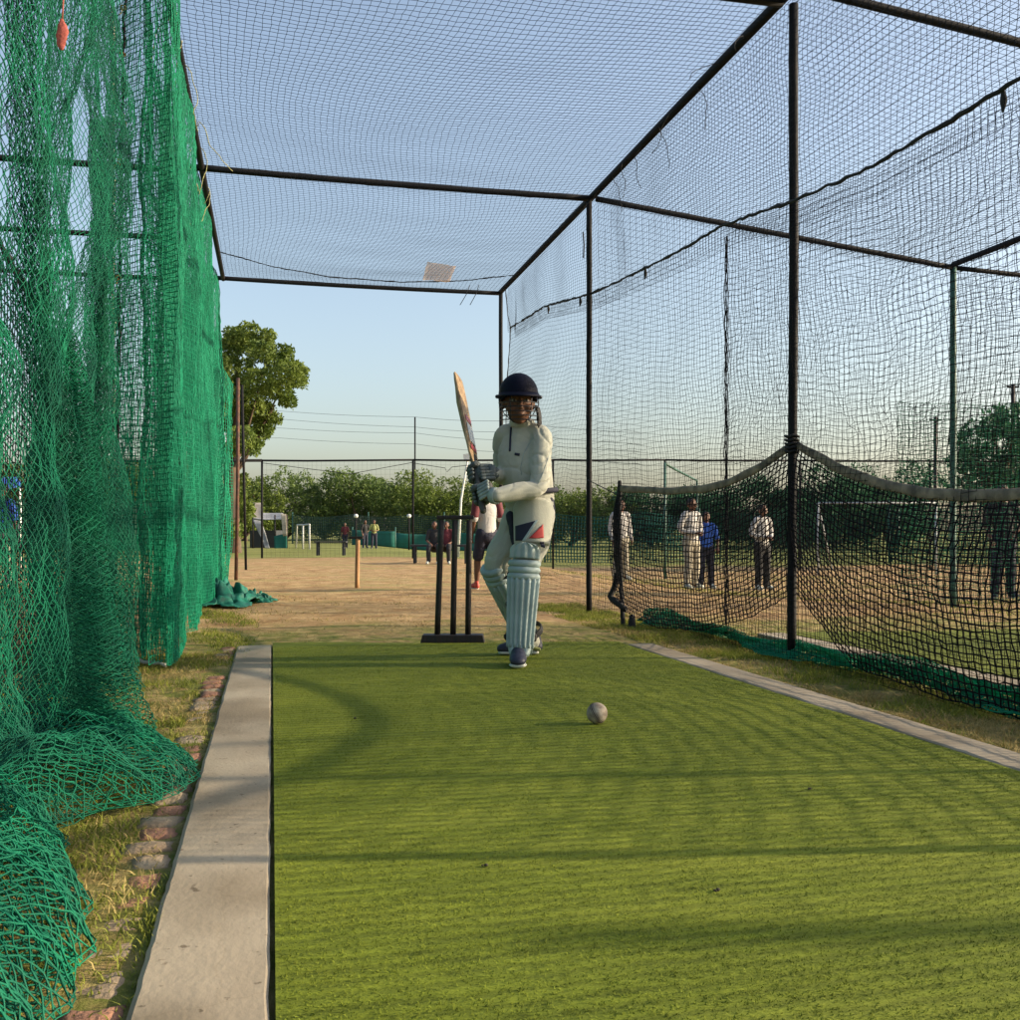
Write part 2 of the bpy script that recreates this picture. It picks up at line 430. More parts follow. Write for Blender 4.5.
# short fibres standing on the mat
def fibres(n, x0, x1, y0, y1, h, wd, seed, zfun, lean=.6, ypow=1.0, clump=None):
    rs = np.random.default_rng(seed)
    x = rs.uniform(x0, x1, n); y = y0+(y1-y0)*rs.uniform(0, 1, n)**ypow
    if clump is not None:
        k = clump(x, y) > rs.uniform(0, 1, n); x = x[k]; y = y[k]; n = len(x)
    hh = h*rs.uniform(.4, 1.3, n); a = rs.uniform(0, 2*PI, n); ww = wd*rs.uniform(.6, 1.4, n)
    lx = rs.normal(0, lean, n)*hh; ly = rs.normal(0, lean, n)*hh
    z = zfun(x, y)
    dx = np.cos(a)*ww/2; dy = np.sin(a)*ww/2
    mx, my = lx*.35, ly*.35
    V = np.stack([np.stack([x-dx, y-dy, z], -1), np.stack([x+dx, y+dy, z], -1),
                  np.stack([x+mx+dx*.8, y+my+dy*.8, z+hh*.6], -1), np.stack([x+mx-dx*.8, y+my-dy*.8, z+hh*.6], -1),
                  np.stack([x+lx, y+ly, z+hh], -1)], 1).reshape(-1, 3)
    b = np.arange(n)[:, None]*5
    T = np.concatenate([b+[0,1,2], b+[0,2,3], b+[3,2,4]])
    return V, T
V, T = fibres(240000, .01, 2.01, .9, 5.9,   .0032, .0015, 5, lambda x, y: np.full(x.shape, .012)+wob(x, y, 31, .0022, 1.6), 1.0, 1.5)
nap = obj('turf_nap', mesh_np('turf_nap', V, T), M['turf'], mt); tag(nap, kind='stuff')

M['concrete'] = mat('concrete', (.40,.335,.245), .9, c2=(.24,.20,.145), scale=2.6, bump=.12, bscale=90, lo=.3, hi=.62, stretch=(1,.6,1))
def add_stains(m):
    nt = m.node_tree; b = nt.nodes['Principled BSDF']; L = nt.links.new; src = b.inputs['Base Color'].links[0].from_socket
    tc = node(nt, 'ShaderNodeTexCoord')
    def layer(src, tex, lo, hi, c):
        r = node(nt, 'ShaderNodeValToRGB'); r.color_ramp.elements[0].position = lo; r.color_ramp.elements[1].position = hi
        r.color_ramp.elements[0].color = (*c, 1); r.color_ramp.elements[1].color = (1,1,1,1); L(tex, r.inputs[0])
        x = node(nt, 'ShaderNodeMix'); x.data_type = 'RGBA'; x.blend_type = 'MULTIPLY'; x.inputs[0].default_value = 1
        L(src, x.inputs[6]); L(r.outputs[0], x.inputs[7]); return x.outputs[2]
    v = node(nt, 'ShaderNodeTexVoronoi'); v.feature = 'DISTANCE_TO_EDGE'; v.inputs['Scale'].default_value = 1.1
    n0 = node(nt, 'ShaderNodeTexNoise'); n0.inputs['Scale'].default_value = 7; n0.inputs['Detail'].default_value = 6; L(tc.outputs['Object'], n0.inputs['Vector'])
    vm = node(nt, 'ShaderNodeVectorMath', operation='MULTIPLY_ADD'); vm.inputs[1].default_value = (.16,.16,.16)
    L(n0.outputs['Color'], vm.inputs[0]); L(tc.outputs['Object'], vm.inputs[2]); L(vm.outputs[0], v.inputs['Vector'])
    s1 = layer(src, v.outputs['Distance'], .0, .002, (.9,.89,.87))
    n1 = node(nt, 'ShaderNodeTexNoise'); n1.inputs['Scale'].default_value = 2.2; n1.inputs['Detail'].default_value = 8; L(tc.outputs['Object'], n1.inputs['Vector'])
    s2_ = layer(s1, n1.outputs['Fac'], .36, .56, (.66,.63,.58))
    n2 = node(nt, 'ShaderNodeTexNoise'); n2.inputs['Scale'].default_value = 45; n2.inputs['Detail'].default_value = 3; L(tc.outputs['Object'], n2.inputs['Vector'])
    s3 = layer(s2_, n2.outputs['Fac'], .26, .33, (.45,.42,.38))
    L(s3, b.inputs['Base Color'])
add_stains(M['concrete'])
def kerb(name, x0, x1, y0, y1, m, z=.016, seed=1, rough=.006, j=0.5):
    n = int((y1-y0)/.035); V = []; Fq = []
    rs = random.Random(seed)
    for i in range(n+1):
        y = y0+(y1-y0)*i/n
        e0 = x0 + (noise.noise(Vector((y*5, seed, 0)))*.02 + noise.noise(Vector((y*22, seed, 3)))*.012)*rough/.006
        e1 = x1 + noise.noise(Vector((y*9, seed+7, 0)))*.003
        zz = z + noise.noise(Vector((y*1.3, seed, 9)))*.002
        V += [(e0, y, -.03), (e0, y, zz-.004), (e0+.008, y, zz), (e0+(e1-e0)*.5, y, zz+.001), (e1-.006, y, zz), (e1, y, zz-.002), (e1, y, -.03)]
    for i in range(n):
        for k in range(6):
            a = i*7+k; Fq.append((a, a+1, a+8, a+7))
    Fq.append((0,1,2,3,4,5,6)); Fq.append(tuple(n*7+k for k in (6,5,4,3,2,1,0)))
    mb = MB(); mb.add(V, Fq); return mb.build(name, m, smooth=False)
k1 = kerb('concrete_strip', -.195, -.004, -1.2, 6.05, M['concrete'], z=.009, rough=.0012); tag(k1, 'long pale concrete strip along the left edge of the green mat', 'kerb')
k2 = kerb('concrete_strip', 2.03, 2.185, -1.2, 5.6, M['concrete'], .012, 5, .005); tag(k2, 'narrow concrete strip between the mat and the right-hand grass verge', 'kerb')
k3 = kerb('concrete_strip', 3.06, 3.24, -1.2, 6.0, M['concrete'], .012, 8, .005); tag(k3, 'concrete strip of the next lane, seen through the black net', 'kerb')
m2 = mat_sheet(3.26, 5.25, -1.2, 6.0, 5.8, M['turf2'], 'playing_mat', ''); tag(m2, 'dull green mat of the neighbouring lane behind the black net', 'mat')

# bricks laid across beside the left strip
M['brick'] = mat('worn_brick', (.33,.165,.10), .95, c2=(.20,.10,.065), scale=12, bump=.8, bscale=60)
M['brick2'] = mat('dusty_brick', (.31,.245,.165), .95, c2=(.20,.14,.09), scale=9, bump=.8, bscale=50)
rb = random.Random(4); y = 1.05; bi = 0
ords = ['nearest', 'second', 'third', 'fourth', 'fifth', 'sixth', 'seventh', 'eighth', 'ninth', 'tenth', 'eleventh', 'twelfth']
nb = 0
bricks = []
while y < 6.1:
    L_ = rb.uniform(.085, .125)
    x1 = -.207 - rb.uniform(0, .008); x0 = x1 - rb.uniform(.075, .105)
    bmx = bmesh.new()
    nx_, ny_ = 5, 6
    gridv = []
    zt = rb.uniform(-.009, .002)
    tl = rb.uniform(-.006, .006); rot = rb.uniform(-.06, .06)
    vs = []; fs = []
    for i in range(nx_+1):
        for j in range(ny_+1):
            fx = i/nx_; fy = j/ny_
            px = x0+(x1-x0)*fx; py = y+.006+(L_-.012)*fy
            ed = 1 if (i in (0, nx_) or j in (0, ny_)) else 0
            px += noise.noise(Vector((px*40, py*40, 1)))*.008*ed; py += noise.noise(Vector((px*40, py*40, 5)))*.007*ed
            pz = zt + tl*(fx-.5) + noise.noise(Vector((px*25, py*25, 2)))*.006 - ed*.007
            cx, cy = (x0+x1)/2, y+L_/2
            vs.append((cx+(px-cx)*math.cos(rot)-(py-cy)*math.sin(rot), cy+(px-cx)*math.sin(rot)+(py-cy)*math.cos(rot), pz))
    W = ny_+1
    for i in range(nx_):
        for j in range(ny_):
            fs.append((i*W+j, (i+1)*W+j, (i+1)*W+j+1, i*W+j+1))
    ring = [i*W for i in range(nx_+1)] + [nx_*W+j for j in range(1, W)] + [i*W+ny_ for i in range(nx_-1, -1, -1)] + [j for j in range(ny_-1, 0, -1)]
    o_ = len(vs)
    for q in ring: vs.append((vs[q][0], vs[q][1], -.04))
    for q in range(len(ring)):
        q2 = (q+1) % len(ring); fs.append((ring[q], o_+q, o_+q2, ring[q2]))
    mb = MB(); mb.add(vs, fs)
    b_ = mb.build('edging_brick', M['brick'] if rb.random() < .5 else M['brick2'])
    bricks.append(b_)
    y += L_ + rb.uniform(.004, .022); nb += 1
for i, b_ in enumerate(bricks):
    tag(b_, 'worn brick set in the soil along the left concrete strip', 'brick', 'edging bricks along the concrete strip')

# ------------------------------------------------------------------ grass on the verges
M['grass'] = mat('verge_grass', (.27,.28,.05), .8, c2=(.12,.16,.025), scale=7, transl=.3, spec=.2)
M['drygrass'] = mat('dry_grass', (.40,.32,.13), .85, c2=(.26,.20,.075), scale=6, transl=.25, spec=.2)
def zg(x, y): return gzn(x, y)-.012+wob(x, y, 3, .012, 1.3)+wob(x, y, 4, .006, 5)
def cl(seed, thr=.0, k=3.0):
    return lambda x, y: np.clip(.5+k*(wob(x, y, seed, .5, 2.6)-thr), 0.02, 1)
def grass(name, parts, m, label):
    Vs, Ts, off = [], [], 0
    for a in parts:
        V, T = fibres(*a); Vs.append(V); Ts.append(T+off); off += len(V)
    o = obj(name, mesh_np(name, np.concatenate(Vs), np.concatenate(Ts)), m); tag(o, label, 'grass', kind='stuff'); return o
grass('verge_grass', [(26000, -.95, -.30, 1.2, 5.8, .028, .0035, 8, zg, .7, 1.0, cl(51, .02)),
                      (14000, -.62, -.1, 5.3, 11, .03, .004, 9, zg, .7, 1.0, cl(52, .15)),
                      (36000, 2.19, 2.75, 2.4, 9.0, .03, .0035, 10, zg, .7, 1.0, cl(53, 0)),
                      (24000, -4.5, -.9, 3, 14, .04, .006, 12, zg, .7, 1.0, cl(55, .15)),
                      (7000, -.36, -.19, 1.2, 6, .018, .003, 14, zg, .7, 1.0, cl(57, .1)),
                      (26000, 5.4, 11, 5.0, 20, .04, .007, 13, zg, .7, 1.0, cl(56, .1))], M['grass'], 'short green grass tufts along both sides of the lane')
grass('dry_grass', [(20000, -.95, -.22, 1.2, 5.8, .022, .003, 18, zg, .9, 1.0, cl(61, 0)),
                    (9000, -.62, 1.6, 6.2, 11, .02, .004, 19, zg, .9, 1.0, cl(62, .2)),
                    (26000, 2.19, 2.75, 2.4, 9.0, .025, .003, 20, zg, .9, 1.0, cl(63, 0)),
                    (16000, 2.75, 6, 5.8, 16, .03, .006, 21, zg, .9, 1.0, cl(64, .2))], M['drygrass'], 'dry straw coloured grass mixed into the verges')

# small dark pellets and dirt specks on the mat
M['speck'] = mat('dark_soil', (.03,.025,.015), .95)
for i, (u, v) in enumerate([(355,722),(486,872),(718,897),(810,794)]):
    D = F*H/(v-530); p = P(u, v, D)
    mb = MB(); mb.ball(p+Vector((0,0,.014)), (.0045,.004,.003), n=7, m=5)
    for _ in range(2): mb.ball(p+Vector((random.uniform(-.008,.008), random.uniform(-.008,.008), .014)), (.0025,.0025,.002), n=6, m=4)
    tag(mb.build('soil_crumb', M['speck']), 'dark crumb of soil lying on the green mat', 'soil crumb', 'soil crumbs on the mat')

# ------------------------------------------------------------------ cage frames
def pipe(parent, name, a, b, r, m, bow=0.0, n=12):
    a = Vector(a); b = Vector(b); pts = []
    side = Vector((random.uniform(-1,1), random.uniform(-1,1), 0))
    k = max(4, int((b-a).length/.25))
    for i in range(k+1):
        t = i/k; p = a.lerp(b, t)
        p += Vector((0,0,-bow))*math.sin(PI*t) + Vector((noise.noise(p*.8), noise.noise(p*.8+Vector((5,5,5))), 0))*(.006 if abs((b-a).normalized().z) > .9 else 0)
        pts.append(p)
    mb = MB(); mb.tube(pts, r, n); return mb.build(name, m, parent)
XL, XR, ZT = -.52, 2.59, 3.43
YP = [1.6, 4.8, 8.0, 11.45]
fr = empty('cage_frame', (1.04, 4.8, 0), 'dark steel pipe frame of the net cage around the green mat', 'cage frame')
for yy in YP:
    px_ = {4.8: XR+.055, 8.0: XR-.03}.get(yy, XR)
    pipe(fr, 'post', (px_, yy, -.05), (px_+(.012 if yy == 4.8 else 0), yy, ZT), .024, M['pipe'])
    if yy != 4.8: pipe(fr, 'post', (XL-.2, yy, -.05), (XL-.14, yy, ZT), .024, M['pipe'])
    pipe(fr, 'cross_beam', (XL-.16, yy, ZT), (XR, yy, ZT), .025, M['pipe'], .01)
pipe(fr, 'side_beam', (XL, 1.3, ZT+.0), (XL, 11.5, ZT), .024, M['pipe'])
pipe(fr, 'side_beam', (XR, 1.3, ZT+.02), (XR, 11.5, ZT+.02), .029, M['pipe'])
nf = empty('cage_frame', (4.3, 4.8, 0), 'lower sloping pipe frame of the neighbouring cage on the right', 'cage frame')
XN, ZN = 6.02, 3.06
for yy in (1.6, 4.8, 8.0):
    pipe(nf, 'post', (XN, yy, gz(XN, yy)-.05), (XN, yy, ZN), .028, M['greenpipe'] if yy > 7 else M['pipe'])
    pipe(nf, 'cross_beam', (XR+.03, yy, ZT-.0 if yy > 7 else 3.53), (XN, yy, ZN if yy > 7 else 3.17), .024, M['pipe'], .0)
    pipe(nf, 'cross_beam', (XN+.03, yy, ZN), (9.4, yy, 3.0), .022, M['pipe'], .02)
pipe(nf, 'side_beam', (XN, -.6, ZN+.03), (XN, 8.0, ZN+.03), .026, M['pipe'])
pipe(nf, 'post', (9.4, -.18, -.05), (9.4, -.18, 3.2), .045, M['pipe'])
lf = empty('cage_frame', (-3.0, 9, 0), 'pipe frame of the far left cage seen through green netting', 'cage frame')
for yy, zz in ((8.0, ZT), (9.5, ZT-.1), (11.45, ZT)):
    pipe(lf, 'cross_beam', (XL-.06, yy, zz-.03), (-6.2, yy, zz), .024, M['pipe'], .03)
for xx in (-3.4, -6.2): pipe(lf, 'post', (xx, 11.45, -.05), (xx, 11.45, ZT-.03), .026, M['pipe'])
pipe(lf, 'post', (-3.4, 8.0, -.05), (-3.4, 8.0, ZT-.03), .026, M['pipe'])

# poles beyond the cage on the left
p1 = G(236, 13.8); p1t = P(238, 378, 13.8)
o = MB(); o.tube([p1-Vector((0,0,.05)), p1.lerp(p1t,.5)+Vector((.01,0,0)), p1t], .024, 12); tag(o.build('steel_pole', M['rust']), 'rusty brown steel pole at the far end of the green net', 'pole')
p2 = G(246, 17.5); p2t = P(242, 385, 17.5)
o = MB(); o.tube([p2-Vector((0,0,.05)), p2t], .022, 12); tag(o.build('steel_pole', M['pipe']), 'thin dark pole just right of the rusty pole', 'pole')
p3 = P(207, 589, 11.6); p3.z = -.03; p3t = P(217, 395, 11.4)
o = MB(); o.tube([p3, p3.lerp(p3t,.5), p3t], .03, 12); tag(o.build('steel_pole', M['pipe']), 'dark leaning pole behind the green net, left of the rusty pole', 'pole')

# ------------------------------------------------------------------ roof net
def roof(x0, x1, y0, y1, zf, cell, seed, sag=.10, wav=.05, jit=.003):
    nx = int((x1-x0)/cell)+1; ny = int((y1-y0)/cell)+1
    A, B = np.meshgrid(lin(x0, x1, nx), lin(y0, y1, ny), indexing='ij')
    sx = np.sin(PI*(A-x0)/(x1-x0))
    bay = np.abs(np.sin(PI*(B-1.6)/3.25))
    Z = zf(A) - sag*sx*(.45+.55*bay) + wob(A, B, seed, .02, .8)*sx - .012
    X = A + (wob(A, B, seed+1, wav, .55) + .09*np.sin(B*1.55+.6))*sx + rng.normal(0, jit, A.shape)
    Y = B + wob(A, B, seed+2, wav, .6)*np.sin(PI*(B-y0)/(y1-y0)) + rng.normal(0, jit, A.shape)
    return np.stack([X, Y, Z], -1)
g1 = roof(XL, XR, 1.6, 11.25, lambda a: ZT+0*a, .042, 70, .07)
# far edge: pulled back towards the corners
rn = obj('roof_net', net_mesh('roof_net', [(g1, 'square', None)], .0014), M['greynet'])
tag(rn, 'thin dark roof netting stretched over the batting lane', 'net')
def rope_along(pts, r, m, parent, name='edge_rope', wig=.006):
    q = []
    pts = [Vector(p) for p in pts]
    for i in range(len(pts)-1):
        k = max(2, int((pts[i+1]-pts[i]).length/.04))
        for j in range(k):
            p = pts[i].lerp(pts[i+1], j/k)
            q.append(p + Vector((noise.noise(p*14), noise.noise(p*14+Vector((9,0,0))), noise.noise(p*14+Vector((0,9,0)))))*wig)
    q.append(pts[-1])
    mb = MB(); mb.tube(q, [r*(1+.55*noise.noise(p*11)+.3*noise.noise(p*37)) for p in q], 6); return mb.build(name, m, parent)
rope_along([P(220, 252, 11.0), P(270, 266, 11.0), P(330, 277, 11.1), P(400, 282, 11.2), P(460, 281, 11.3), P(515, 275, 11.2)], .006, M['rope'], rn)
g2 = roof(XR, XN, 1.6, 8.0, lambda a: ZT - (a-XR)*.108, .046, 75, .14)
rn2 = obj('roof_net', net_mesh('roof_net', [(g2, 'square', None)], .0013), M['greynet'])
tag(rn2, 'roof netting of the neighbouring cage, right of the thick side beam', 'net')
# thin tan see-through patch, slightly creased, set at the roof net
M['tanpatch'] = mat('tan_patch', (.80,.55,.28), .9, .1, 20, transl=.85)
_nt = M['tanpatch'].node_tree; _o = _nt.nodes['Material Output']; _src = _o.inputs[0].links[0].from_socket
_tp = _nt.nodes.new('ShaderNodeBsdfTransparent'); _mx = _nt.nodes.new('ShaderNodeMixShader'); _mx.inputs[0].default_value = .62
_nt.links.new(_src, _mx.inputs[1]); _nt.links.new(_tp.outputs[0], _mx.inputs[2]); _nt.links.new(_mx.outputs[0], _o.inputs[0])
mb = MB(); vs = []; fs = []
corn = [(423,280,10.95),(450,282,10.9),(456,266,11.1),(428,262,11.1)]
c4 = [P(*q) for q in corn]
for i in range(7):
    for j in range(7):
        s, t = i/6, j/6
        p = (c4[0]*(1-s)+c4[1]*s)*(1-t) + (c4[3]*(1-s)+c4[2]*s)*t
        p = p + Vector((noise.noise(p*9)*.02, noise.noise(p*9+Vector((3,3,3)))*.02, noise.noise(p*12)*.015)); vs.append(p)
for i in range(6):
    for j in range(6): fs.append((i*7+j, (i+1)*7+j, (i+1)*7+j+1, i*7+j+1))
mb.add(vs, fs); sct = mb.build('roof_patch', M['tanpatch']); md = sct.modifiers.new('t', 'SOLIDIFY'); md.thickness = .0015
tag(sct, 'pale tan see-through patch at the roof netting', 'plastic scrap')

# loose twine ends hanging at corners
def squiggle(p, n, step, seed, drop=.4):
    rs = random.Random(seed); pts = [Vector(p)]; d = Vector((rs.uniform(-1,1), rs.uniform(-1,1), -.5)).normalized()
    for _ in range(n):
        d = (d + Vector((rs.uniform(-1,1), rs.uniform(-1,1), rs.uniform(-1,1)-drop))*.55).normalized()
        pts.append(pts[-1]+d*step)
    return pts
def twine(name, lists, r, m, label, grp=None):
    for q in lists:
        mb = MB(); mb.tube(q, r, 5); tag(mb.build(name, m), label, 'twine', grp)
rs = random.Random(3)
twine('loose_twine', [squiggle((XL+.01+rs.uniform(0,.03), 5.4+rs.uniform(0,3.6), ZT), 14, .03, 100+i, .5) for i in range(9)], .0028, M['cord'], 'frayed yellow twine end on the top edge of the green net', 'yellow twine ends')
twine('loose_twine', [squiggle((XR-.02, 5.2+i*.32, ZT), 12, .028, 200+i, .4) for i in range(9)], .0024, M['rope'], 'loose black twine end under the thick side beam', 'black twine ends')
twine('loose_twine', [[P(470,285,11.1), P(466,295,11.0), P(460,305,11.0)], [P(479,285,11.1), P(476,294,11.0), P(470,305,11.0)]], .004, M['rope'], 'short cord end hanging below the far cross beam', 'hanging cord ends')
twine('loose_twine', [[P(583,232,8.0), P(584,245,8.0), P(583.5,258,8.0)]], .006, M['rope'], 'single dark cord end hanging beside the second right post')

# ------------------------------------------------------------------ right-hand side nets
ropeY = [1.6, 3.09, 4.0, 4.8, 5.44, 6.2, 8.0, 9.5, 10.9]
ropeZ = [2.35, 2.28, 2.29, 2.37, 2.47, 2.50, 2.64, 2.86, 2.93]
fz = lambda yy: float(np.interp(yy, ropeY, ropeZ))
me, g = plane_net('side_net', 'x', XR+.03, 1.6, 11.2, lambda y: fz(y)-.12*(y < 10.9), lambda y: ZT, .042, .0013, None, 81, .05, .0015)
so_ = obj('side_net', me, M['greynet']); tag(so_, 'upper strip of thin netting between the thick side beam and the rope', 'net')
def farhole(A, Z): return ~((A > 10.75) & (Z > fz(10.9)))
me, g = plane_net('side_net', 'x', XR+.0, 1.6, 11.0, lambda y: .0, fz, .042, .0013, None, 84, .045, .0015)
sn = obj('side_net', me, M['blacknet']); tag(sn, 'tall black square-mesh side net hung from a sagging rope', 'net')
rp = [(XR-.005, yy, fz(yy)) for yy in np.linspace(1.6, 10.95, 60)]
rope_along(rp, .010, M['rope'], sn, wig=.012)
for q in ((1003,118),(548,308),(580,306),(645,262)):   # short knots hanging from the rope
    ang = math.atan((q[0]-510)/F)+TH; yy = XR/math.tan(ang); D = XR*ST+yy*CT; zz = fz(yy)
    mb = MB(); mb.limb([(XR,yy,zz), (XR+.006,yy+.004,zz-.035), (XR,yy,zz-.075)], [.006,.013,.005], n=8, sub=3); mb.build('knot', M['rope'], sn)
rope_along([(XR+.0,yy,zz) for yy,zz in ((11.2,ZT-.02),(11.1,3.1),(10.95,2.93),(11.15,2.3),(11.2,1.7))], .005, M['rope'], sn, 'hem_cord')
# second layer, wavier
def h2(A, Z): return ~((A > 5.1) & (rng.uniform(0,1,A.shape) < .02))
me, g = plane_net('side_net', 'x', XR+.10, 1.7, 5.66, lambda y: .02, lambda y: fz(y)-.01, .038, .0012, None, 90, .05, .005, f=1.9)
sn2 = obj('side_net', me, M['blacknet']); tag(sn2, 'second crumpled black net layer with a gathered vertical edge', 'net')
mb = MB()
for k in range(7):
    mb.tube([Vector((XR+.09+.012*noise.noise(Vector((k*3, z*9, 0))), 5.66+.03*noise.noise(Vector((k*5, z*6, 2)))+.006*k-.02, z)) for z in np.linspace(2.46, .05, 110)], .0022, 4)
mb.build('gathered_edge', M['blacknet'], sn2)
# end net and side net of the neighbouring cage
me, g = plane_net('end_net', 'y', 8.0, XR+.05, XN, lambda x: gz(x,8)+.02, lambda x: ZT-(x-XR)*.108-.03, .055, .0013, None, 95, .04, .002)
en = obj('end_net', me, M['blacknet']); tag(en, 'black net closing the far end of the neighbouring cage', 'net')
me, g = plane_net('side_net', 'x', XN+.02, 1.6, 8.0, lambda y: .02, lambda y: ZN, .055, .0018, None, 99, .04, .003)
sn3 = obj('side_net', me, M['blacknet']); tag(sn3, 'black net on the outer right side of the neighbouring cage', 'net')
me, g = plane_net('end_net', 'y', 8.06, XN+.06, 9.4, lambda x: gz(x,8)+.02, lambda x: ZN-.03, .055, .0018, None, 101, .04, .003)
en2 = obj('end_net', me, M['blacknet']); tag(en2, 'black net at the extreme right beyond the neighbouring cage', 'net')
me, g = plane_net('green_net', 'y', 9.6, 6.55, 12, lambda x: gz(x,9.6)+.0, lambda x: 2.05, .045, .004, None, 103, .05, .006)
gn9 = obj('green_net', me, M['greennet']); tag(gn9, 'dark green net at the far right in front of the big tree', 'net')

# short heavy barrier net hanging on the post
def tapez(yy):
    if yy > 4.8: return float(np.interp(yy, [4.8, 4.95, 5.15, 5.4, 5.72, 6.0, 6.3, 6.86], [1.125, 1.075, 1.005, .95, .915, .915, .93, .965]))
    t = (4.8-yy)/3.2; return 1.125 - .33*(math.sin(PI*min(max(t,0),1))**.9)
def barx(yy): return float(np.interp(yy, [1.6, 3.6, 4.8, 5.6, 6.86], [2.60, 2.58, 2.665, 2.56, 2.42]))
def barz0(yy): return float(np.interp(yy, [1.6, 3.4, 4.2, 4.8, 5.2, 5.7, 6.3, 6.86], [.01, .01, .05, .36, .19, .07, .03, .12]))
ny = int((6.86-1.6)/.036)
yy_ = lin(1.6, 6.86, ny); nzc = 27
tz = np.array([tapez(v) for v in yy_]); bz = np.array([barz0(v) for v in yy_]); bx = np.array([barx(v) for v in yy_])
A, S = np.meshgrid(yy_, lin(0, 1, nzc), indexing='ij')
Z = bz[:,None]*(1-S)+tz[:,None]*S
env = np.sin(PI*S)
near_post = np.exp(-((A-4.8)/.5)**2)
X = bx[:,None] + wob(A, Z, 111, .03, 1.1)*env - .05*env
Yv = A + wob(A, Z, 112, .03, 1.4)*env + rng.normal(0, .003, A.shape)
Z = Z + wob(A, Z, 113, .012, 1.7)*env + rng.normal(0, .003, A.shape) - .05*env*np.sin(PI*np.clip((A-4.8)/2.06,0,1))
bn = obj('barrier_net', net_mesh('barrier_net', [(np.stack([X,Yv,Z],-1),'square',None)], .0034), M['blacknet'])
tag(bn, 'short heavy black net with canvas top band sagging either side of the post', 'net')
pts = [Vector((barx(v), v, tapez(v)+.012)) for v in np.linspace(1.6, 6.86, 70)]
mb = MB(); rr = [(.024+.005*noise.noise(p*6), .008+.003*noise.noise(p*9)) for p in pts]; mb.tube([p+Vector((0,0,.01*noise.noise(p*5))) for p in pts], rr, 10, side=(0,0,1)); mb.build('top_band', M['tape'], bn)
rope_along([(2.42,6.86,.97),(2.40,6.88,.7),(2.42,6.88,.35),(2.37,6.9,.2),(2.43,6.75,.12)], .022, M['rope'], bn, 'edge_rope', .02)
mb = MB(); mb.limb([(2.42,6.85,1.02),(2.42,6.85,.55),(2.44,6.83,-.02)], [.016,.016,.018], n=8); mb.limb([(2.45,6.68,.0),(2.45,6.68,.07)], [.03,.022], n=8)
mb.build('end_stake', M['rope'], bn)
mb = MB(); mb.tube([P(588,480,8.3), P(622,497,7.15)], .004, 5); mb.build('guy_cord', M['rope'], bn)
for k in range(5):
    mb = MB(); zz = 1.09+.02*k
    pts = [Vector((XR+.055+math.cos(q)*.034, 4.8+math.sin(q)*.034, zz+.004*math.sin(q*3))) for q in np.linspace(0, 2*PI, 14)]
    mb.tube(pts, .007, 5); mb.build('lashing', M['rope'], bn)

# green skirt of netting gathered at the bottom of the right side net
def skirt(name, ya, yb, seed):
    n = int((yb-ya)/.02); k = 17
    A, S = np.meshgrid(lin(ya, yb, n), lin(0, 1, k), indexing='ij')
    hgt = .085+.02*np.sin(A*2.1)+.015*np.sin(A*7)
    X = XR+.06 + .10*(1-S)**2*np.sin(A*3.3+1) + wob(A*3, S*2, seed, .03, 1.3)
    Z = hgt*S**1.2 + .02 + np.abs(wob(A*3, S*3, seed+1, .02, 1.3))*(1-S)
    Yv = A + rng.normal(0, .004, A.shape)
    return np.stack([X, Yv, Z], -1)
gs = [(skirt('s', 2.2, 6.9, 120), 'square', None), (skirt('s', 2.2, 6.9, 130)+np.array([.05,.01,-.03]), 'square', None)]
sk = obj('green_net', net_mesh('green_net', gs, .003), M['greennet2']); tag(sk, 'low strip of green netting bunched on the grass under the black nets', 'net')

# ------------------------------------------------------------------ left green nets
def polyline(pts, n):
    pts = np.array(pts, float); seg = np.linalg.norm(np.diff(pts[:, :2], axis=0), axis=1); s = np.concatenate([[0], np.cumsum(seg)])
    t = np.linspace(0, s[-1], n); return np.stack([np.interp(t, s, pts[:, k]) for k in range(pts.shape[1])], -1), s[-1]
def curtain(plan, cell, rows, ztop, zbot, seed, fold=.05, ffreq=2.2, jit=.003, amp=.02, gather=1.0, bulge=.0):
    """plan: polyline (x,y); folds run vertically"""
    _, Ltot = polyline(plan, 10)
    n = int(Ltot*gather/cell)+1
    c, _ = polyline(plan, n)
    t = np.gradient(c, axis=0); t /= np.linalg.norm(t, axis=1, keepdims=True)+1e-9
    nrm = np.stack([t[:,1], -t[:,0]], -1)        # to the right of travel
    u = np.linspace(0, Ltot, n)
    U, S = np.meshgrid(u, lin(0, 1, rows), indexing='ij')
    zt = np.array([ztop(v) for v in u/Ltot]); zb = np.array([zbot(v) for v in u/Ltot])
    Z = zb[:,None]*(1-S)+zt[:,None]*S
    env = np.clip((1-S)*3, .15, 1)
    d = (fold*np.sin(U*ffreq*2*PI/1.0+2.2*np.sin(U*1.7+seed)+.6*np.sin(Z*1.3)) + wob(U, Z, seed, amp, 1.4))*env + bulge*np.sin(PI*S)**1.5
    tt = wob(U, Z, seed+3, .02, 2.2)*env
    X = c[:,0][:,None] + nrm[:,0][:,None]*d + t[:,0][:,None]*tt + rng.normal(0, jit, Z.shape)
    Yv = c[:,1][:,None] + nrm[:,1][:,None]*d + t[:,1][:,None]*tt + rng.normal(0, jit, Z.shape)
    Z = Z + wob(U, Z, seed+5, .018, 2.0)*env + rng.normal(0, jit*.6, Z.shape)
    return np.stack([X, Yv, Z], -1)
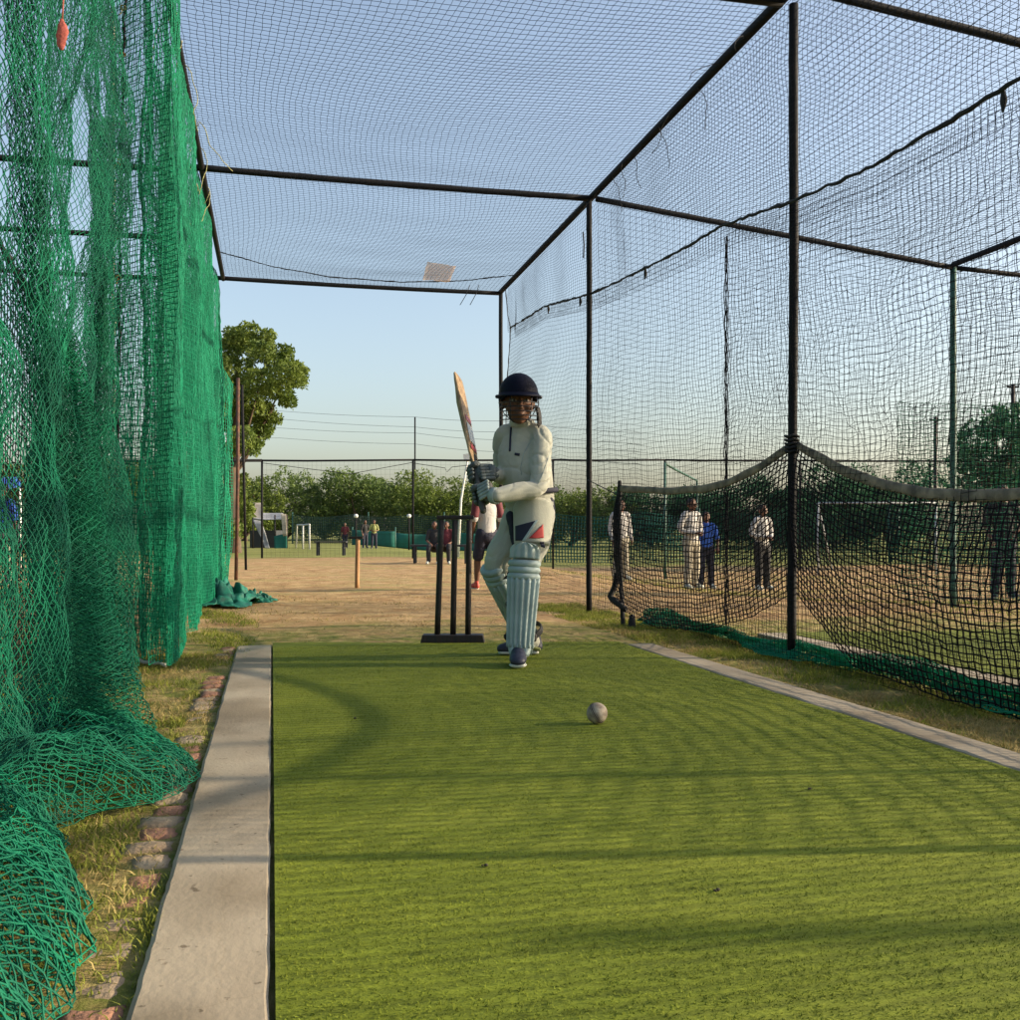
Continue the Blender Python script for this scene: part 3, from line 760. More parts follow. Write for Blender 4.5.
def diag(g, mu=1, mv=1, sub=2, wig=.006, wl=.05):
    """knotted mesh hung on the diagonal: two families of strands over the surface g"""
    nu, nv, _ = g.shape
    NU, NV = int((nu-1)*mu), int((nv-1)*mv)
    def samp(U, V):
        a = np.clip(U/NU*(nu-1), 0, nu-1.001); b = np.clip(V/NV*(nv-1), 0, nv-1.001)
        i = a.astype(int); j = b.astype(int); fa = (a-i)[..., None]; fb = (b-j)[..., None]
        return (g[i,j]*(1-fa)+g[i+1,j]*fa)*(1-fb)+(g[i,j+1]*(1-fa)+g[i+1,j+1]*fa)*fb
    out = []
    V = np.arange(0, NV*sub+1)/sub
    for sg in (1, -1):
        k = np.arange(-NV, NU+1) if sg == 1 else np.arange(0, NU+NV+1)
        VV, KK = np.meshgrid(V, k, indexing='ij'); UU = KK + sg*VV
        keep = (UU >= 0) & (UU <= NU)
        p = samp(UU, VV); w_ = 2*PI/wl
        q = p + wig*np.stack([np.sin(w_*p[...,1]+1.3*np.sin(w_*.7*p[...,2])), np.sin(w_*.9*p[...,2]+2*np.sin(w_*.6*p[...,0])), .6*np.sin(w_*1.1*p[...,0]+1.7*np.sin(w_*.5*p[...,1]))], -1)
        # loose strands hang between knots
        fr_ = np.abs(np.sin(PI*VV))
        q[..., 2] -= .003*fr_
        out.append((q, 'one', keep))
    return out
# second panel: turns towards the viewer at its near end, then runs down the lane
plan2 = [(-.80, 5.55), (-.62, 5.28), (-.47, 5.12), (-.45, 5.35), (-.52, 6.0), (-.50, 7.0), (-.56, 8.0), (-.52, 9.3), (-.62, 10.4), (-.56, 11.5)]
L2 = [(curtain([(-.98, 5.9), (-.86, 5.75), (-.70, 5.55), (-.60, 5.7), (-.62, 6.6)], .026, 70, lambda t: 1.75+.25*math.sin(t*6), lambda t: .05, 158, .03, 1.3, .002, .02, 1.5), 'square', None),
      (curtain(plan2, .026, 124, lambda t: ZT-.01, lambda t: .03 if t < .6 else .06, 140, .03, 1.1, .002, .02, 1.45), 'square', None),
      (curtain([(x-.07, y) for x, y in plan2[2:]], .033, 98, lambda t: ZT-.02, lambda t: .05, 150, .035, 1.5, .003, .03, 1.2), 'square', None),
      (curtain([(x-.15, y+.05) for x, y in plan2], .036, 90, lambda t: ZT-.02, lambda t: .05, 155, .04, 1.2, .003, .03, 1.2), 'square', None)]
ln2 = obj('green_net', net_mesh('green_net', L2, .0023), M['greennet2']); tag(ln2, 'bright green side net running down the left of the lane', 'net')
rope_along([(-.80, 5.55, z) for z in (3.4, 2.6, 1.8, 1.0, .45)]+[(-.79,5.5,.2),(-.74,5.42,.08),(-.62,5.28,.03),(-.5,5.14,.025)], .009, M['paleRope'], ln2, 'hem_rope', .012)
# far panel beyond the cage
plan3 = [(-.56, 11.5), (-.66, 12.3), (-.60, 13.2), (-.50, 13.75)]
L3 = [(curtain(plan3, .04, 62, lambda t: 3.35-.75*t**.6, lambda t: .04, 160, .05, 1.2, .004, .03, 1.2), 'square', None)]
ln3 = obj('green_net', net_mesh('green_net', L3, .0045), M['greennet2']); tag(ln3, 'last sunlit stretch of green net ending at the rusty pole', 'net')

# near panel: loosely gathered, diamond mesh, spilling on the grass
plan1 = [(-.63, 1.3), (-.60, 2.1), (-.66, 2.6), (-.62, 3.2), (-.70, 3.9), (-.68, 4.6), (-.80, 5.3)]
n1 = curtain(plan1, .046, 84, lambda t: 3.42, lambda t: .10, 170, .07, 1.3, .005, .07, 1.65)
n1b = curtain([(x-.06, y+.02) for x, y in plan1], .05, 36, lambda t: 1.25+.35*math.sin(t*5), lambda t: .08, 180, .09, .9, .006, .08, 1.9)
def bundle(path, r0, r1, seed, n=40, rows=80):
    """a bunched column of netting following a path"""
    path = np.array([tuple(p) for p in path]); s = np.linspace(0, 1, rows); sp = np.linspace(0, 1, len(path))
    c = np.stack([np.interp(s, sp, path[:, k]) for k in range(3)], -1)
    q = np.linspace(0, 2*PI*2.6, n)
    Qa, S = np.meshgrid(q, s, indexing='ij')
    rad = (r0*(1-S)+r1*S)*(.3+.7*(Qa/q[-1]))*(1+.3*np.sin(S*9+seed)+.22*np.sin(Qa*3+S*12))
    X = c[None,:,0] + rad*np.cos(Qa); Yv = c[None,:,1] + rad*np.sin(Qa)*1.1; Z = c[None,:,2] + 0*Qa
    return np.stack([X, Yv, Z], -1) + rng.normal(0, .004, Qa.shape+(3,))
b1 = bundle([P(22,-220,2.9), P(24,0,2.9), P(34,240,2.9), P(52,430,2.9), P(66,560,2.9), P(85,660,2.9), P(120,745,2.95)], .035, .15, 1.0)
b2 = bundle([P(100,120,4.3), P(100,260,4.2), P(97,420,4.2), P(90,560,4.1), P(80,650,3.9), P(95,715,3.5)], .045, .085, 3.0)
b3 = bundle([P(64,330,3.4), P(72,430,3.4), P(84,560,3.4), P(100,690,3.3)], .05, .12, 5.0)
def heap(seed, zoff, cell=.042, shrink=0.0, hs=1.0):
    """crumpled netting lying on the ground; right-hand outline follows the photograph's spill"""
    ey = [1.00, 1.25, 1.45, 1.70, 1.95, 2.10, 2.30, 2.42, 2.50, 2.60, 2.72, 2.90, 3.10, 3.35, 3.70]
    ex = [-.34, -.31, -.29, -.285, -.33, -.38, -.44, -.47, -.43, -.29, -.21, -.195, -.25, -.38, -.54]
    ny = int(2.7/cell*1.25); nx = int(.75/cell*1.3)
    A, S = np.meshgrid(lin(1.0, 3.7, ny), lin(0, 1, nx), indexing='ij')
    xe = np.interp(A, ey, ex) - shrink + .012*np.sin(A*33+seed)
    X = xe - S*(xe+1.02)
    hh = np.interp(A, [1.0,1.5,2.0,2.4,2.8,3.3,3.7], [.20,.19,.17,.19,.16,.14,.12])*hs
    prof = np.clip(S*5.5, 0, 1)**.55
    Z = hh*prof*(.75+.5*wob(A*1.6, X*1.6, seed, .6, 2.2)) + zoff + np.abs(wob(A, X, seed+2, .022, 7)) + .045*(1-np.abs(np.sin(A*7.5+X*6+seed+1.5*np.sin(A*3))))**2*prof
    Z = np.maximum(Z, .012)
    X = X + wob(A, X, seed+4, .024, 6)*np.clip(S*6, .2, 1); A2 = A + wob(A, X, seed+6, .026, 6)
    X = X + rng.normal(0, .002, X.shape); A2 = A2 + rng.normal(0, .002, X.shape); Z = Z + rng.normal(0, .002, X.shape)
    return np.stack([X, A2, np.maximum(Z, .008)], -1)
layers = diag(n1, 1.35, 1.25, 2, .003, .07) + diag(n1b, 1.35, 1.25, 2, .004, .07) + diag(b1, 1.1, 1.2, 2, .005, .06) + diag(b2, 1.1, 1.1, 2, .005, .06) + diag(b3, 1.1, 1.0, 2, .005, .06)
for hh_ in (heap(190, .0), heap(200, .015, .046, .012, .8), heap(210, -.01, .05, .03, .5)):
    layers += [l_[:3]+(.0017,) for l_ in diag(hh_, 1.45, 1.5, 3, .0045, .05)]
    ed = np.repeat(hh_[:, 0:1], 2, axis=1); ed[:, 1, 2] += .012; layers.append((ed, 'one', None))
ln1 = obj('green_net', net_mesh('green_net', layers, .0014), M['greennet']); tag(ln1, 'coarse green net hanging in folds and spilling beside the concrete strip', 'net')
rope_along([P(125, 0, 5.0), P(121, 160, 5.0), P(119, 350, 5.05), P(115, 520, 5.1), P(113, 640, 5.2)], .007, M['rope'], ln1, 'lacing_rope', .012)
M['orange'] = mat('orange_twine', (.45,.22,.05), .9, .3, 40)
for k, v in enumerate((8, 55, 115, 162, 230, 278)):
    mb = MB()
    c = P(124-v*.02, v, 4.97)
    mb.tube([c+Vector((math.cos(q)*.014, .01*math.sin(q*2), math.sin(q)*.012)) for q in np.linspace(0, 2*PI, 9)], .004, 5); mb.tube(squiggle(c, 4, .016, 300+k), .003, 4)
    mb.build('tie', M['orange'] if k % 2 else M['cord'], ln1)
# red cloth tag on a string
tg = empty('cloth_tag', P(62, 30, 2.35), 'faded red cloth tag on a string at the top left', 'cloth tag')
mb = MB(); mb.tube([P(64,-14,2.35), P(63,6,2.35), P(62,22,2.35)], .0018, 5); mb.build('string', M['pink'], tg)
mb = MB(); mb.limb([P(62,20,2.35), P(62.5,32,2.35), P(61,44,2.35), P(62,50,2.35)], [(.006,.004),(.014,.006),(.011,.006),(.004,.003)], n=8, sub=3); mb.blob('cloth', M['pink'], tg, .002, 1, .002, 120)

# black net of the far-left cage
me, g = plane_net('side_net', 'x', -1.15, 4.2, 5.75, lambda y: .02, lambda y: 1.92-.16*(y-4.8), .05, .003, None, 220, .03, .003)
bl = obj('side_net', me, M['blacknet']); tag(bl, 'black square-mesh net glimpsed behind the green net at far left', 'net')
rope_along([(-1.15, v, 1.92-.16*(v-4.8)) for v in np.linspace(4.2, 5.75, 20)]+[(-1.15,5.76,1.2),(-1.15,5.74,.6),(-1.15,5.75,.05)], .014, M['rope'], bl)

# crumpled heap of green net by the far left pole
def crumple(name, c, sx, sy, h, m, seed, label, cat='net'):
    n = 46; V = []; Fq = []
    for i in range(n+1):
        for j in range(n+1):
            a, b = i/n*2-1, j/n*2-1
            r = math.sqrt(a*a+b*b)
            q = Vector((a*2.2+seed, b*2.2, 0))
            z = max(0, 1-r**1.6)*h*(.45+1.3*abs(noise.noise(q*1.3))+.5*noise.noise(q*3.5)) + .006
            V.append((c[0]+a*sx+.06*noise.noise(q*2), c[1]+b*sy+.06*noise.noise(q*2+Vector((7,0,0))), max(z, -.03 if r > .93 else .01)))
    W = n+1
    for i in range(n):
        for j in range(n):
            a, b = (i+.5)/n*2-1, (j+.5)/n*2-1
            if math.sqrt(a*a+b*b) < .96+.1*math.sin(5*math.atan2(b, a)): Fq.append((i*W+j, (i+1)*W+j, (i+1)*W+j+1, i*W+j+1))
    mb = MB(); mb.add(V, Fq); o = mb.build(name, m); s_ = o.modifiers.new('s', 'SOLIDIFY'); s_.thickness = .006
    return tag(o, label, cat)
p = P(218, 604, 9.3)
crumple('netting_heap', (p.x+.0, p.y, 0), .38, .55, .22, M['tarpG'], 3, 'crumpled dark green netting heap on the ground at the net foot')
crumple('netting_heap', (p.x+.32, p.y+.15, 0), .22, .16, .10, M['tarpG'], 9, 'small green scrap of netting right of the crumpled heap')

# ------------------------------------------------------------------ wicket
M['wood_dark'] = mat('dark_painted_wood', (.010,.008,.008), .6, c2=(.030,.014,.010), scale=10, stretch=(3,3,.4), bump=.3, bscale=30, lo=.25, hi=.55)
M['wood_lit'] = mat('bare_wood', (.42,.24,.11), .8, c2=(.22,.11,.05), scale=9, stretch=(4,4,.4), bump=.3, bscale=40)
wk = empty('wicket', P(453, 642, 6.08)*1, 'dark portable stumps on a heavy base behind the batter', 'wicket'); wk.location.z = 0
base = P(453, 642, 6.08); base.z = 0
ax = Vector((CT, -ST, 0)); ay = Vector((ST, CT, 0)); az = Vector((0,0,1))
mb = MB(); mb.obox(base+az*.028, ax, ay, az, .385, .11, .05, .94); o = mb.build('base', M['wood_dark'], wk, False)
bv = o.modifiers.new('b', 'BEVEL'); bv.width = .006; bv.segments = 2
for du0, du1 in ((-.095,-.07),(.0,.012),(.09,.098)):
    b0 = base+ax*du0+az*.03; b1 = base+ax*du1+az*.74
    mb = MB(); mb.limb([b0, b0.lerp(b1,.5), b1], [.018,.018,.0175], n=12, sub=2, round_ends=False); mb.build('stump', M['wood_dark'], wk)
mb = MB(); mb.obox(base+ax*.014+az*.755, ax, ay, az, .225, .034, .024); o = mb.build('top_bar', M['wood_dark'], wk, False); bv = o.modifiers.new('b', 'BEVEL'); bv.width = .005; bv.segments = 2
# lone wooden stump with a small cap further back
ps = P(357, 588, 11.84); ps.z = 0
lw = empty('wooden_stump', ps, 'single sunlit wooden stump with a crosspiece standing in the dirt', 'stump')
mb = MB(); mb.limb([ps-az*.02, ps+az*.3+ax*.004, ps+az*.58+ax*.01], [.026,.026,.026], n=10, sub=2, round_ends=False); mb.build('shaft', M['wood_lit'], lw)
mb = MB(); mb.obox(ps+az*.59-ax*.01, ax, ay, az, .16, .05, .03); mb.build('crosspiece', M['wood_dark'], lw, False)

# ------------------------------------------------------------------ ball
M['leather'] = mat('worn_pale_leather', (.40,.34,.26), .75, c2=(.20,.15,.11), scale=40, bump=.3, bscale=180)
M['stitch'] = mat('dark_stitching', (.05,.03,.025), .8)
bc = P(597, 719, 3.48); bc.z = .036+.013
bl_ = empty('cricket_ball', (bc.x, bc.y, .013), 'scuffed pale cricket ball with dark seam lying on the mat', 'ball')
mb = MB(); mb.ball(bc, .036, n=40, m=26); mb.build('cover', M['leather'], bl_)
nrm = (Vector((.80, -.45, .55))).normalized(); t1 = nrm.cross(Vector((0,0,1))).normalized(); t2 = nrm.cross(t1)
for off in (-.0052, 0, .0052):
    rr = math.sqrt(.036**2-off**2)
    mb = MB()
    if off == 0:
        mb.tube([bc+(t1*math.cos(q)+t2*math.sin(q))*rr for q in np.linspace(0, 2*PI, 60)], .0016, 6, cap=False)
    else:
        for q in np.linspace(0, 2*PI, 56)[:-1]:
            a = bc+nrm*(off-.0012)+(t1*math.cos(q)+t2*math.sin(q))*rr; b = bc+nrm*(off+.0012)+(t1*math.cos(q+.045)+t2*math.sin(q+.045))*rr
            mb.tube([a, b], .0011, 4)
    mb.build('seam', M['stitch'], bl_)
# ------------------------------------------------------------------ people
M['skin'] = mat('brown_skin', (.14,.062,.035), .6, c2=(.10,.045,.025), scale=20, spec=.4)
M['whites'] = mat('cream_cricket_cloth', (.38,.385,.325), .9, c2=(.32,.33,.28), scale=6, bump=.15, bscale=140, sheen=.2)
M['navy'] = mat('navy_cloth', (.012,.014,.035), .8, .2, 10)
M['helmet'] = mat('navy_helmet_shell', (.002,.003,.013), .65, .2, 30, spec=.12, bump=.12, bscale=300)
M['steel'] = mat('dark_grille_steel', (.03,.03,.035), .4, metal=.7)
M['padW'] = mat('leg_guard_vinyl', (.33,.42,.42), .6, c2=(.24,.31,.31), scale=9, bump=.08, bscale=60)
M['strap'] = mat('black_strap', (.02,.02,.022), .8)
M['red'] = mat('red_cloth', (.32,.02,.02), .7)
M['glove'] = mat('glove_leather', (.10,.125,.125), .7, c2=(.05,.06,.065), scale=20, bump=.2, bscale=80)
M['gloveW'] = mat('pale_glove_roll', (.30,.36,.34), .7, c2=(.18,.22,.22), scale=20)
M['hair'] = mat('black_hair', (.012,.01,.01), .7, bump=.6, bscale=120)
M['eye'] = mat('eye_white', (.28,.26,.24), .4)
M['shoe'] = mat('navy_shoe', (.02,.025,.055), .6, .3, 20)
M['sole'] = mat('pale_shoe_sole', (.45,.47,.42), .7)
M['yellow'] = mat('yellow_flash', (.22,.24,.07), .6)
M['willow'] = mat('willow_blade', (.42,.29,.15), .6, c2=(.20,.12,.06), scale=6, stretch=(6,6,.5), bump=.1, bscale=40)
M['batdark'] = mat('dark_bat_edge', (.05,.05,.045), .6, .2, 20)
M['shirtW'] = mat('white_shirt', (.40,.39,.38), .85, .08, 8, bump=.15, bscale=120)
M['maroon'] = mat('maroon_sleeve', (.10,.012,.02), .8)
M['redshoe'] = mat('red_shoe', (.45,.05,.03), .6)
M['black'] = mat('black_cloth', (.015,.015,.017), .85)
M['blue'] = mat('blue_cloth', (.02,.09,.42), .8)
M['khaki'] = mat('cream_trousers', (.34,.31,.24), .9, .1, 9)

def frame(fwd):
    f = Vector(fwd); f.z = 0; f.normalize(); return f, Vector((f.y, -f.x, 0))   # forward, right-hand side of the person

def head_into(mb, c, f, k=1.0, tilt=0.0):
    """skull, jaw, nose, ears; c = head centre, f = facing"""
    f = Vector(f).normalized(); s = Vector((f.y, -f.x, 0)).normalized(); u = s.cross(f)
    if u.z < 0: u = -u
    mb.ball(c+u*.022*k-f*.008*k, (.076*k, .094*k, .094*k), (s, f, u), 18, 12)
    mb.ball(c-u*.045*k+f*.022*k, (.058*k, .062*k, .062*k), (s, f, u), 16, 10)
    mb.ball(c-u*.088*k+f*.045*k, (.028*k, .026*k, .022*k), (s, f, u), 12, 8)
    mb.limb([c+u*.012*k+f*.084*k, c-u*.012*k+f*.100*k, c-u*.028*k+f*.108*k], [.008*k,.012*k,.014*k], n=8, sub=2)
    for q in (-1, 1):
        mb.ball(c+s*(.079*k*q)-u*.008*k-f*.01*k, (.008*k, .017*k, .028*k), (s, f, u), 8, 6)
        mb.ball(c+s*(.042*k*q)-u*.03*k+f*.055*k, (.028*k, .026*k, .026*k), (s, f, u), 10, 7)
        mb.ball(c+s*(.03*k*q)+u*.026*k+f*.076*k, (.024*k, .012*k, .008*k), (s, f, u), 8, 6)
    mb.ball(c-u*.056*k+f*.082*k, (.022*k, .012*k, .007*k), (s, f, u), 8, 6)
    mb.ball(c-u*.066*k+f*.080*k, (.018*k, .012*k, .007*k), (s, f, u), 8, 6)
def eyes(parent, c, f, k=1.0):
    f = Vector(f).normalized(); s = Vector((f.y, -f.x, 0)).normalized(); u = s.cross(f)
    if u.z < 0: u = -u
    for q in (-1, 1):
        mb = MB(); e = c+s*(.031*k*q)+u*.008*k+f*.081*k
        mb.ball(e, (.013*k, .008*k, .008*k), (s, f, u), 10, 8); o = mb.build('eye', M['eye'], parent)
        mb = MB(); mb.ball(e+f*.006*k, (.006*k, .004*k, .006*k), (s, f, u), 8, 6); mb.build('iris', M['hair'], o)

def hand_into(mb, wrist, d, palm_n, curl=.5, k=1.0, thumb_side=1):
    """palm + five fingers; d = direction of the hand, palm_n = out of the palm"""
    d = Vector(d).normalized(); n = Vector(palm_n); n = (n-d*n.dot(d)).normalized(); s = d.cross(n)*thumb_side
    w = Vector(wrist)
    mb.limb([w, w+d*.035*k, w+d*.075*k], [(.026*k,.017*k),(.038*k,.016*k),(.04*k,.013*k)], n=10, side=s, sub=3)
    for i, (off, ln) in enumerate(((.030,.068),(.010,.077),(-.010,.072),(-.029,.056))):
        b = w+d*.075*k+s*off*k; pts = [b]; a = 0
        for seg, fr_ in enumerate((.45,.32,.23)):
            a += curl*(.55+.25*seg)
            pts.append(pts[-1]+(d*math.cos(a)+n*math.sin(a))*ln*fr_*k)
        mb.limb(pts, [.0095*k,.009*k,.0085*k,.0075*k], n=7, sub=2)
    b = w+d*.02*k+s*.028*k
    mb.limb([b, b+(d*.6+s*.7+n*.2)*.035*k, b+(d*.9+s*.5+n*.4)*.058*k], [.012*k,.011*k,.009*k], n=7, sub=2)

def shoe(parent, heel, toe_dir, ln=.25, m='shoe', k=1.0, sole='sole'):
    d = Vector(toe_dir); d.z = 0; d.normalize(); s = Vector((d.y, -d.x, 0)); h = Vector(heel); u = Vector((0,0,1))
    mb = MB()
    mb.limb([h+d*.03*k+u*.045*k, h+d*.10*k+u*.055*k, h+d*.17*k+u*.042*k, h+d*(ln-.04)*k+u*.034*k], [(.034*k,.036*k),(.038*k,.042*k),(.043*k,.032*k),(.038*k,.024*k)], n=14, side=s, sub=4)
    mb.limb([h+d*.035*k+u*.05*k, h+d*.05*k+u*.10*k], [(.034*k,.038*k),(.035*k,.04*k)], n=12, side=s, sub=3)
    o = mb.blob('shoe', M[m], parent, .005, 2)
    mb = MB(); mb.limb([h+d*.03*k+u*.012*k, h+d*.10*k+u*.012*k, h+d*.17*k+u*.012*k, h+d*(ln-.035)*k+u*.014*k], [(.036*k,.011*k),(.036*k,.011*k),(.044*k,.011*k),(.038*k,.012*k)], n=12, side=s, sub=3)
    mb.build('sole', M[sole], o)
    mb = MB()
    for q in range(4):
        c = h+d*(.105+.022*q)*k+u*(.098-.014*q)*k
        mb.tube([c-s*.02*k-u*.008*k, c+u*.003*k, c+s*.02*k-u*.008*k], .003*k, 5)
    mb.build('laces', M['sole'], o)
    return o

# ---- the batter
bp_ = P(521, 660, 5.12); bp_.z = .013
bat_r = empty('person', bp_, 'young batter in cream whites, navy helmet and pale leg guards raising a bat', 'person')
fwd = -ay*1.0; right = ax     # towards the camera, image right
toC = (-ay).copy()
hc = P(518.5, 403, 5.12)
hf = (toC*1.0 + ax*.10 - az*.05).normalized()
J = dict(neck=P(522,428,5.20), chest=P(523,455,5.20), waist=P(529,487,5.20), hip=P(531,506,5.20),
         shL=P(540,438,5.16), elL=P(538,487,5.02), wrL=P(497,496,4.93),
         shR=P(506,438,5.28), elR=P(503,475,5.30), wrR=P(494,473,5.08),
         hL=P(538,515,5.17), kL=P(527,563,5.06), aL=P(520.5,648,5.03),
         hR=P(521,515,5.28), kR=P(499,566,5.24), aR=P(533,645,5.43))
# body, one continuous skin under the clothes
mb = MB()
head_into(mb, hc, hf)
mb.limb([J['neck']+az*.035, J['neck']-az*.03], [.043,.043], n=12)
mb.limb([J['neck']-az*.02, J['chest'], J['waist'], J['hip']-az*.02], [(.06,.045),(.10,.07),(.09,.07),(.11,.08)], n=16, side=ax)
mb.limb([J['shL'], P(543,462,5.08), J['elL'], P(519,491,4.98), J['wrL'], P(486,497,4.94)], [.026,.024,.024,.024,.018,.012])
mb.limb([J['shR'], P(503,458,5.30), J['elR'], J['wrR'], P(486,472,5.06)], [.030,.030,.028,.020,.012])
mb.limb([J['neck']-az*.03, J['shL']], [.045,.034]); mb.limb([J['neck']-az*.03, J['shR']], [.045,.034])
mb.limb([J['hL'], P(534,540,5.12), J['kL'], P(524,600,5.05), J['aL']], [.07,.06,.046,.045,.034]); mb.limb([J['hR'], P(510,542,5.26), J['kR'], P(513,606,5.33), J['aR']], [.07,.06,.046,.042,.034])
hdL = (P(481,497,4.95)-J['wrL']).normalized(); hdR = (P(482,472,5.05)-J['wrR']).normalized()
mb.blob('body', M['skin'], bat_r, .006, 2)
eyes(bat_r, hc, hf)
# shirt
mb = MB()
mb.limb([J['neck']+az*.012, P(523,440,5.20), J['chest'], P(526,472,5.19), J['waist'], P(530,499,5.20)],
        [(.060,.056),(.106,.084),(.134,.112),(.132,.114),(.126,.11),(.132,.11)], n=20, side=ax)
mb.limb([P(530,434,5.19), J['shL'], P(540,462,5.08), J['elL'], P(519,491,4.98), J['wrL']], [.060,.061,.056,.053,.048,.038], n=14)
mb.limb([P(512,435,5.22), J['shR'], P(503,458,5.30), J['elR'], J['wrR']], [.06,.062,.055,.05,.035], n=14)
mb.limb([P(541,440,5.17), P(545,465,5.22), P(546,490,5.22)], [(.03,.05),(.035,.07),(.03,.07)], n=14, side=ax)
shirt = mb.blob('shirt', M['whites'], bat_r, .0055, 3, .011, 6.5, 7)
# collar, zip, chest badge, piping: pushed onto the cloth by ray casting
def project(ob, pts, toward, lift=.003):
    """project points along 'toward' onto mesh object ob (parent offset applied)"""
    from mathutils.bvhtree import BVHTree
    mw = world_of(ob)
    me = ob.data; bvh = BVHTree.FromPolygons([mw @ v.co for v in me.vertices], [p.vertices for p in me.polygons])
    out = []
    for p in pts:
        hit = bvh.ray_cast(Vector(p)-Vector(toward)*1.0, Vector(toward))
        out.append((hit[0]-Vector(toward)*lift) if hit[0] is not None else Vector(p))
    return out
view = ay.copy()
zp = project(shirt, [P(511-.15*i, 424+3.2*i, 5.0) for i in range(9)], view, .002)
mb = MB(); mb.tube(zp, (.006), 6); mb.build('zip', M['navy'], shirt)
mb = MB()
bd = project(shirt, [P(515+1.6*i, 452.5+.3*i, 5.0) for i in range(4)], view, .001); mb.tube(bd, .007, 6); mb.build('chest_badge', M['navy'], shirt)
for pl in ([P(535,455,5), P(545,445,5)], [P(548,446,5), P(551,458,5), P(551,470,5)]):
    q = project(shirt, [Vector(pl[0]).lerp(Vector(pl[-1]), t) for t in np.linspace(0,1,8)], view, .001)
cl_ = [J['neck']+az*.022+Vector((math.cos(q)*.058, math.sin(q)*.056, .012*math.sin(q*1.0)+.004)) for q in np.linspace(0, 2*PI, 20)]
mb = MB(); mb.tube(cl_, [(.021,.008)]*20, 8, side=az, cap=False); mb.build('collar', M['whites'], shirt)
wl = [P(529,494,5.20)+ax*(math.cos(q)*.139+.008)-ay*(math.sin(q)*.124)+az*(.022*math.cos(q)) for q in np.linspace(-.7, 2.3, 30)]
mb = MB(); mb.tube(wl, [(.013,.005)]*len(wl), 8, side=az); mb.build('waist_band', M['navy'], bat_r)
# seams down the sleeve and side
for pl in ([P(552,446,5), P(547,462,5), P(541,478,5), P(536,487,5)], [P(536,433,5), P(530,441,5), P(524,452,5), P(521,466,5), P(522,478,5)]):
    q = []
    for i in range(len(pl)-1): q += [pl[i].lerp(pl[i+1], t) for t in (0,.33,.66)]
    q = project(shirt, q, view, .0); mb = MB(); mb.tube(q, .0022, 5); mb.build('seam', M['gloveW'], shirt)
# trousers
mb = MB()
mb.limb([P(530,492,5.2), J['hip'], P(531,520,5.21)], [(.115,.10),(.124,.11),(.120,.108)], n=20, side=ax)
mb.limb([J['hL'], P(534,540,5.12), J['kL'], P(524,600,5.05), J['aL']-az*.005], [.094,.086,.072,.064,.055], n=16)
mb.limb([J['hR'], P(510,542,5.26), J['kR'], P(513,606,5.33), J['aR']-az*.0], [.094,.088,.074,.064,.052], n=16)
trs = mb.blob('trousers', M['whites'], bat_r, .0055, 3, .010, 5.5, 5)
mb = MB(); mb.limb([P(548,497,5.21), P(549,515,5.23), P(545,543,5.24)], [(.030,.075),(.03,.07),(.018,.05)], n=12, side=ax); mb.blob('side_panel', M['navy'], bat_r, .006, 2, .004)
mb = MB(); mb.limb([P(511,516,5.15), P(513,530,5.14), P(514,546,5.14)], [(.028,.03),(.022,.03),(.012,.02)], n=12, side=ax); mb.blob('side_panel', M['navy'], bat_r, .006, 2, .004)
# thigh guard on the front leg, striped
gx = (ax*.98+ay*.1).normalized()
def shell(parent, name, m, c0, c1, sgn, w0, w1, r, th, a0, a1, fw, nb=10, nv=16, prof=None, rib=0.0, ribs=7):
    """curved guard wrapped round the axis c0->c1, facing fw"""
    c0 = Vector(c0); c1 = Vector(c1); t = (c1-c0).normalized(); fw = Vector(fw); fw = (fw-t*fw.dot(t)).normalized(); sd = t.cross(fw)
    na = nb*4; V = []; Fq = []
    for layer in (0, 1):
        for i in range(nv+1):
            s_ = i/nv; k = prof(s_) if prof else 1.0
            for j in range(na+1):
                b = -1+2*j/na; a = b*(a0*(1-s_)+a1*s_)*k
                rr = (w0*(1-s_)+w1*s_) + (0 if layer else th + rib*abs(math.cos(b*PI*ribs/2)))
                V.append(c0.lerp(c1, s_)+fw*(rr*math.cos(a))+sd*(rr*math.sin(a)))
    W = na+1; o2 = (nv+1)*W
    for i in range(nv):
        for j in range(na):
            a = i*W+j; Fq.append((a, a+1, a+W+1, a+W)); Fq.append((a+o2, a+o2+W, a+o2+W+1, a+o2+1))
    for i in range(nv):
        for j in (0, na):
            a = i*W+j; q = (a, a+W, a+o2+W, a+o2); Fq.append(q if j == 0 else q[::-1])
    for j in range(na):
        for i in (0, nv):
            a = i*W+j; q = (a, a+o2, a+o2+1, a+1); Fq.append(q if i == 0 else q[::-1])
    mb = MB(); mb.add(V, Fq); return mb.build(name, m, parent)
tg_ = shell(bat_r, 'thigh_guard', M['whites'], P(531,547,5.10), P(533,504,5.16), 1, .088, .105, .1, .016, 1.05, 1.1, toC+ax*.05, prof=lambda s_: 1 if s_ < .75 else math.sqrt(max(.05, 1-((s_-.75)/.27)**2)))
def patch_on(ob, quad, m, name, parent, lift=.003, n=8):
    (a, b, c, d) = [Vector(x) for x in quad]; pts = []
    for i in range(n+1):
        for j in range(n+1):
            s_, t_ = i/n, j/n; pts.append((a*(1-s_)+b*s_)*(1-t_)+(d*(1-s_)+c*s_)*t_)
    pr = project(ob, pts, view, lift); W = n+1
    mb = MB(); mb.add(pr, [(i*W+j, (i+1)*W+j, (i+1)*W+j+1, i*W+j+1) for i in range(n) for j in range(n)])
    o = mb.build(name, m, parent); s_ = o.modifiers.new('s', 'SOLIDIFY'); s_.thickness = .002; s_.offset = 0; return o
D5 = 4.9
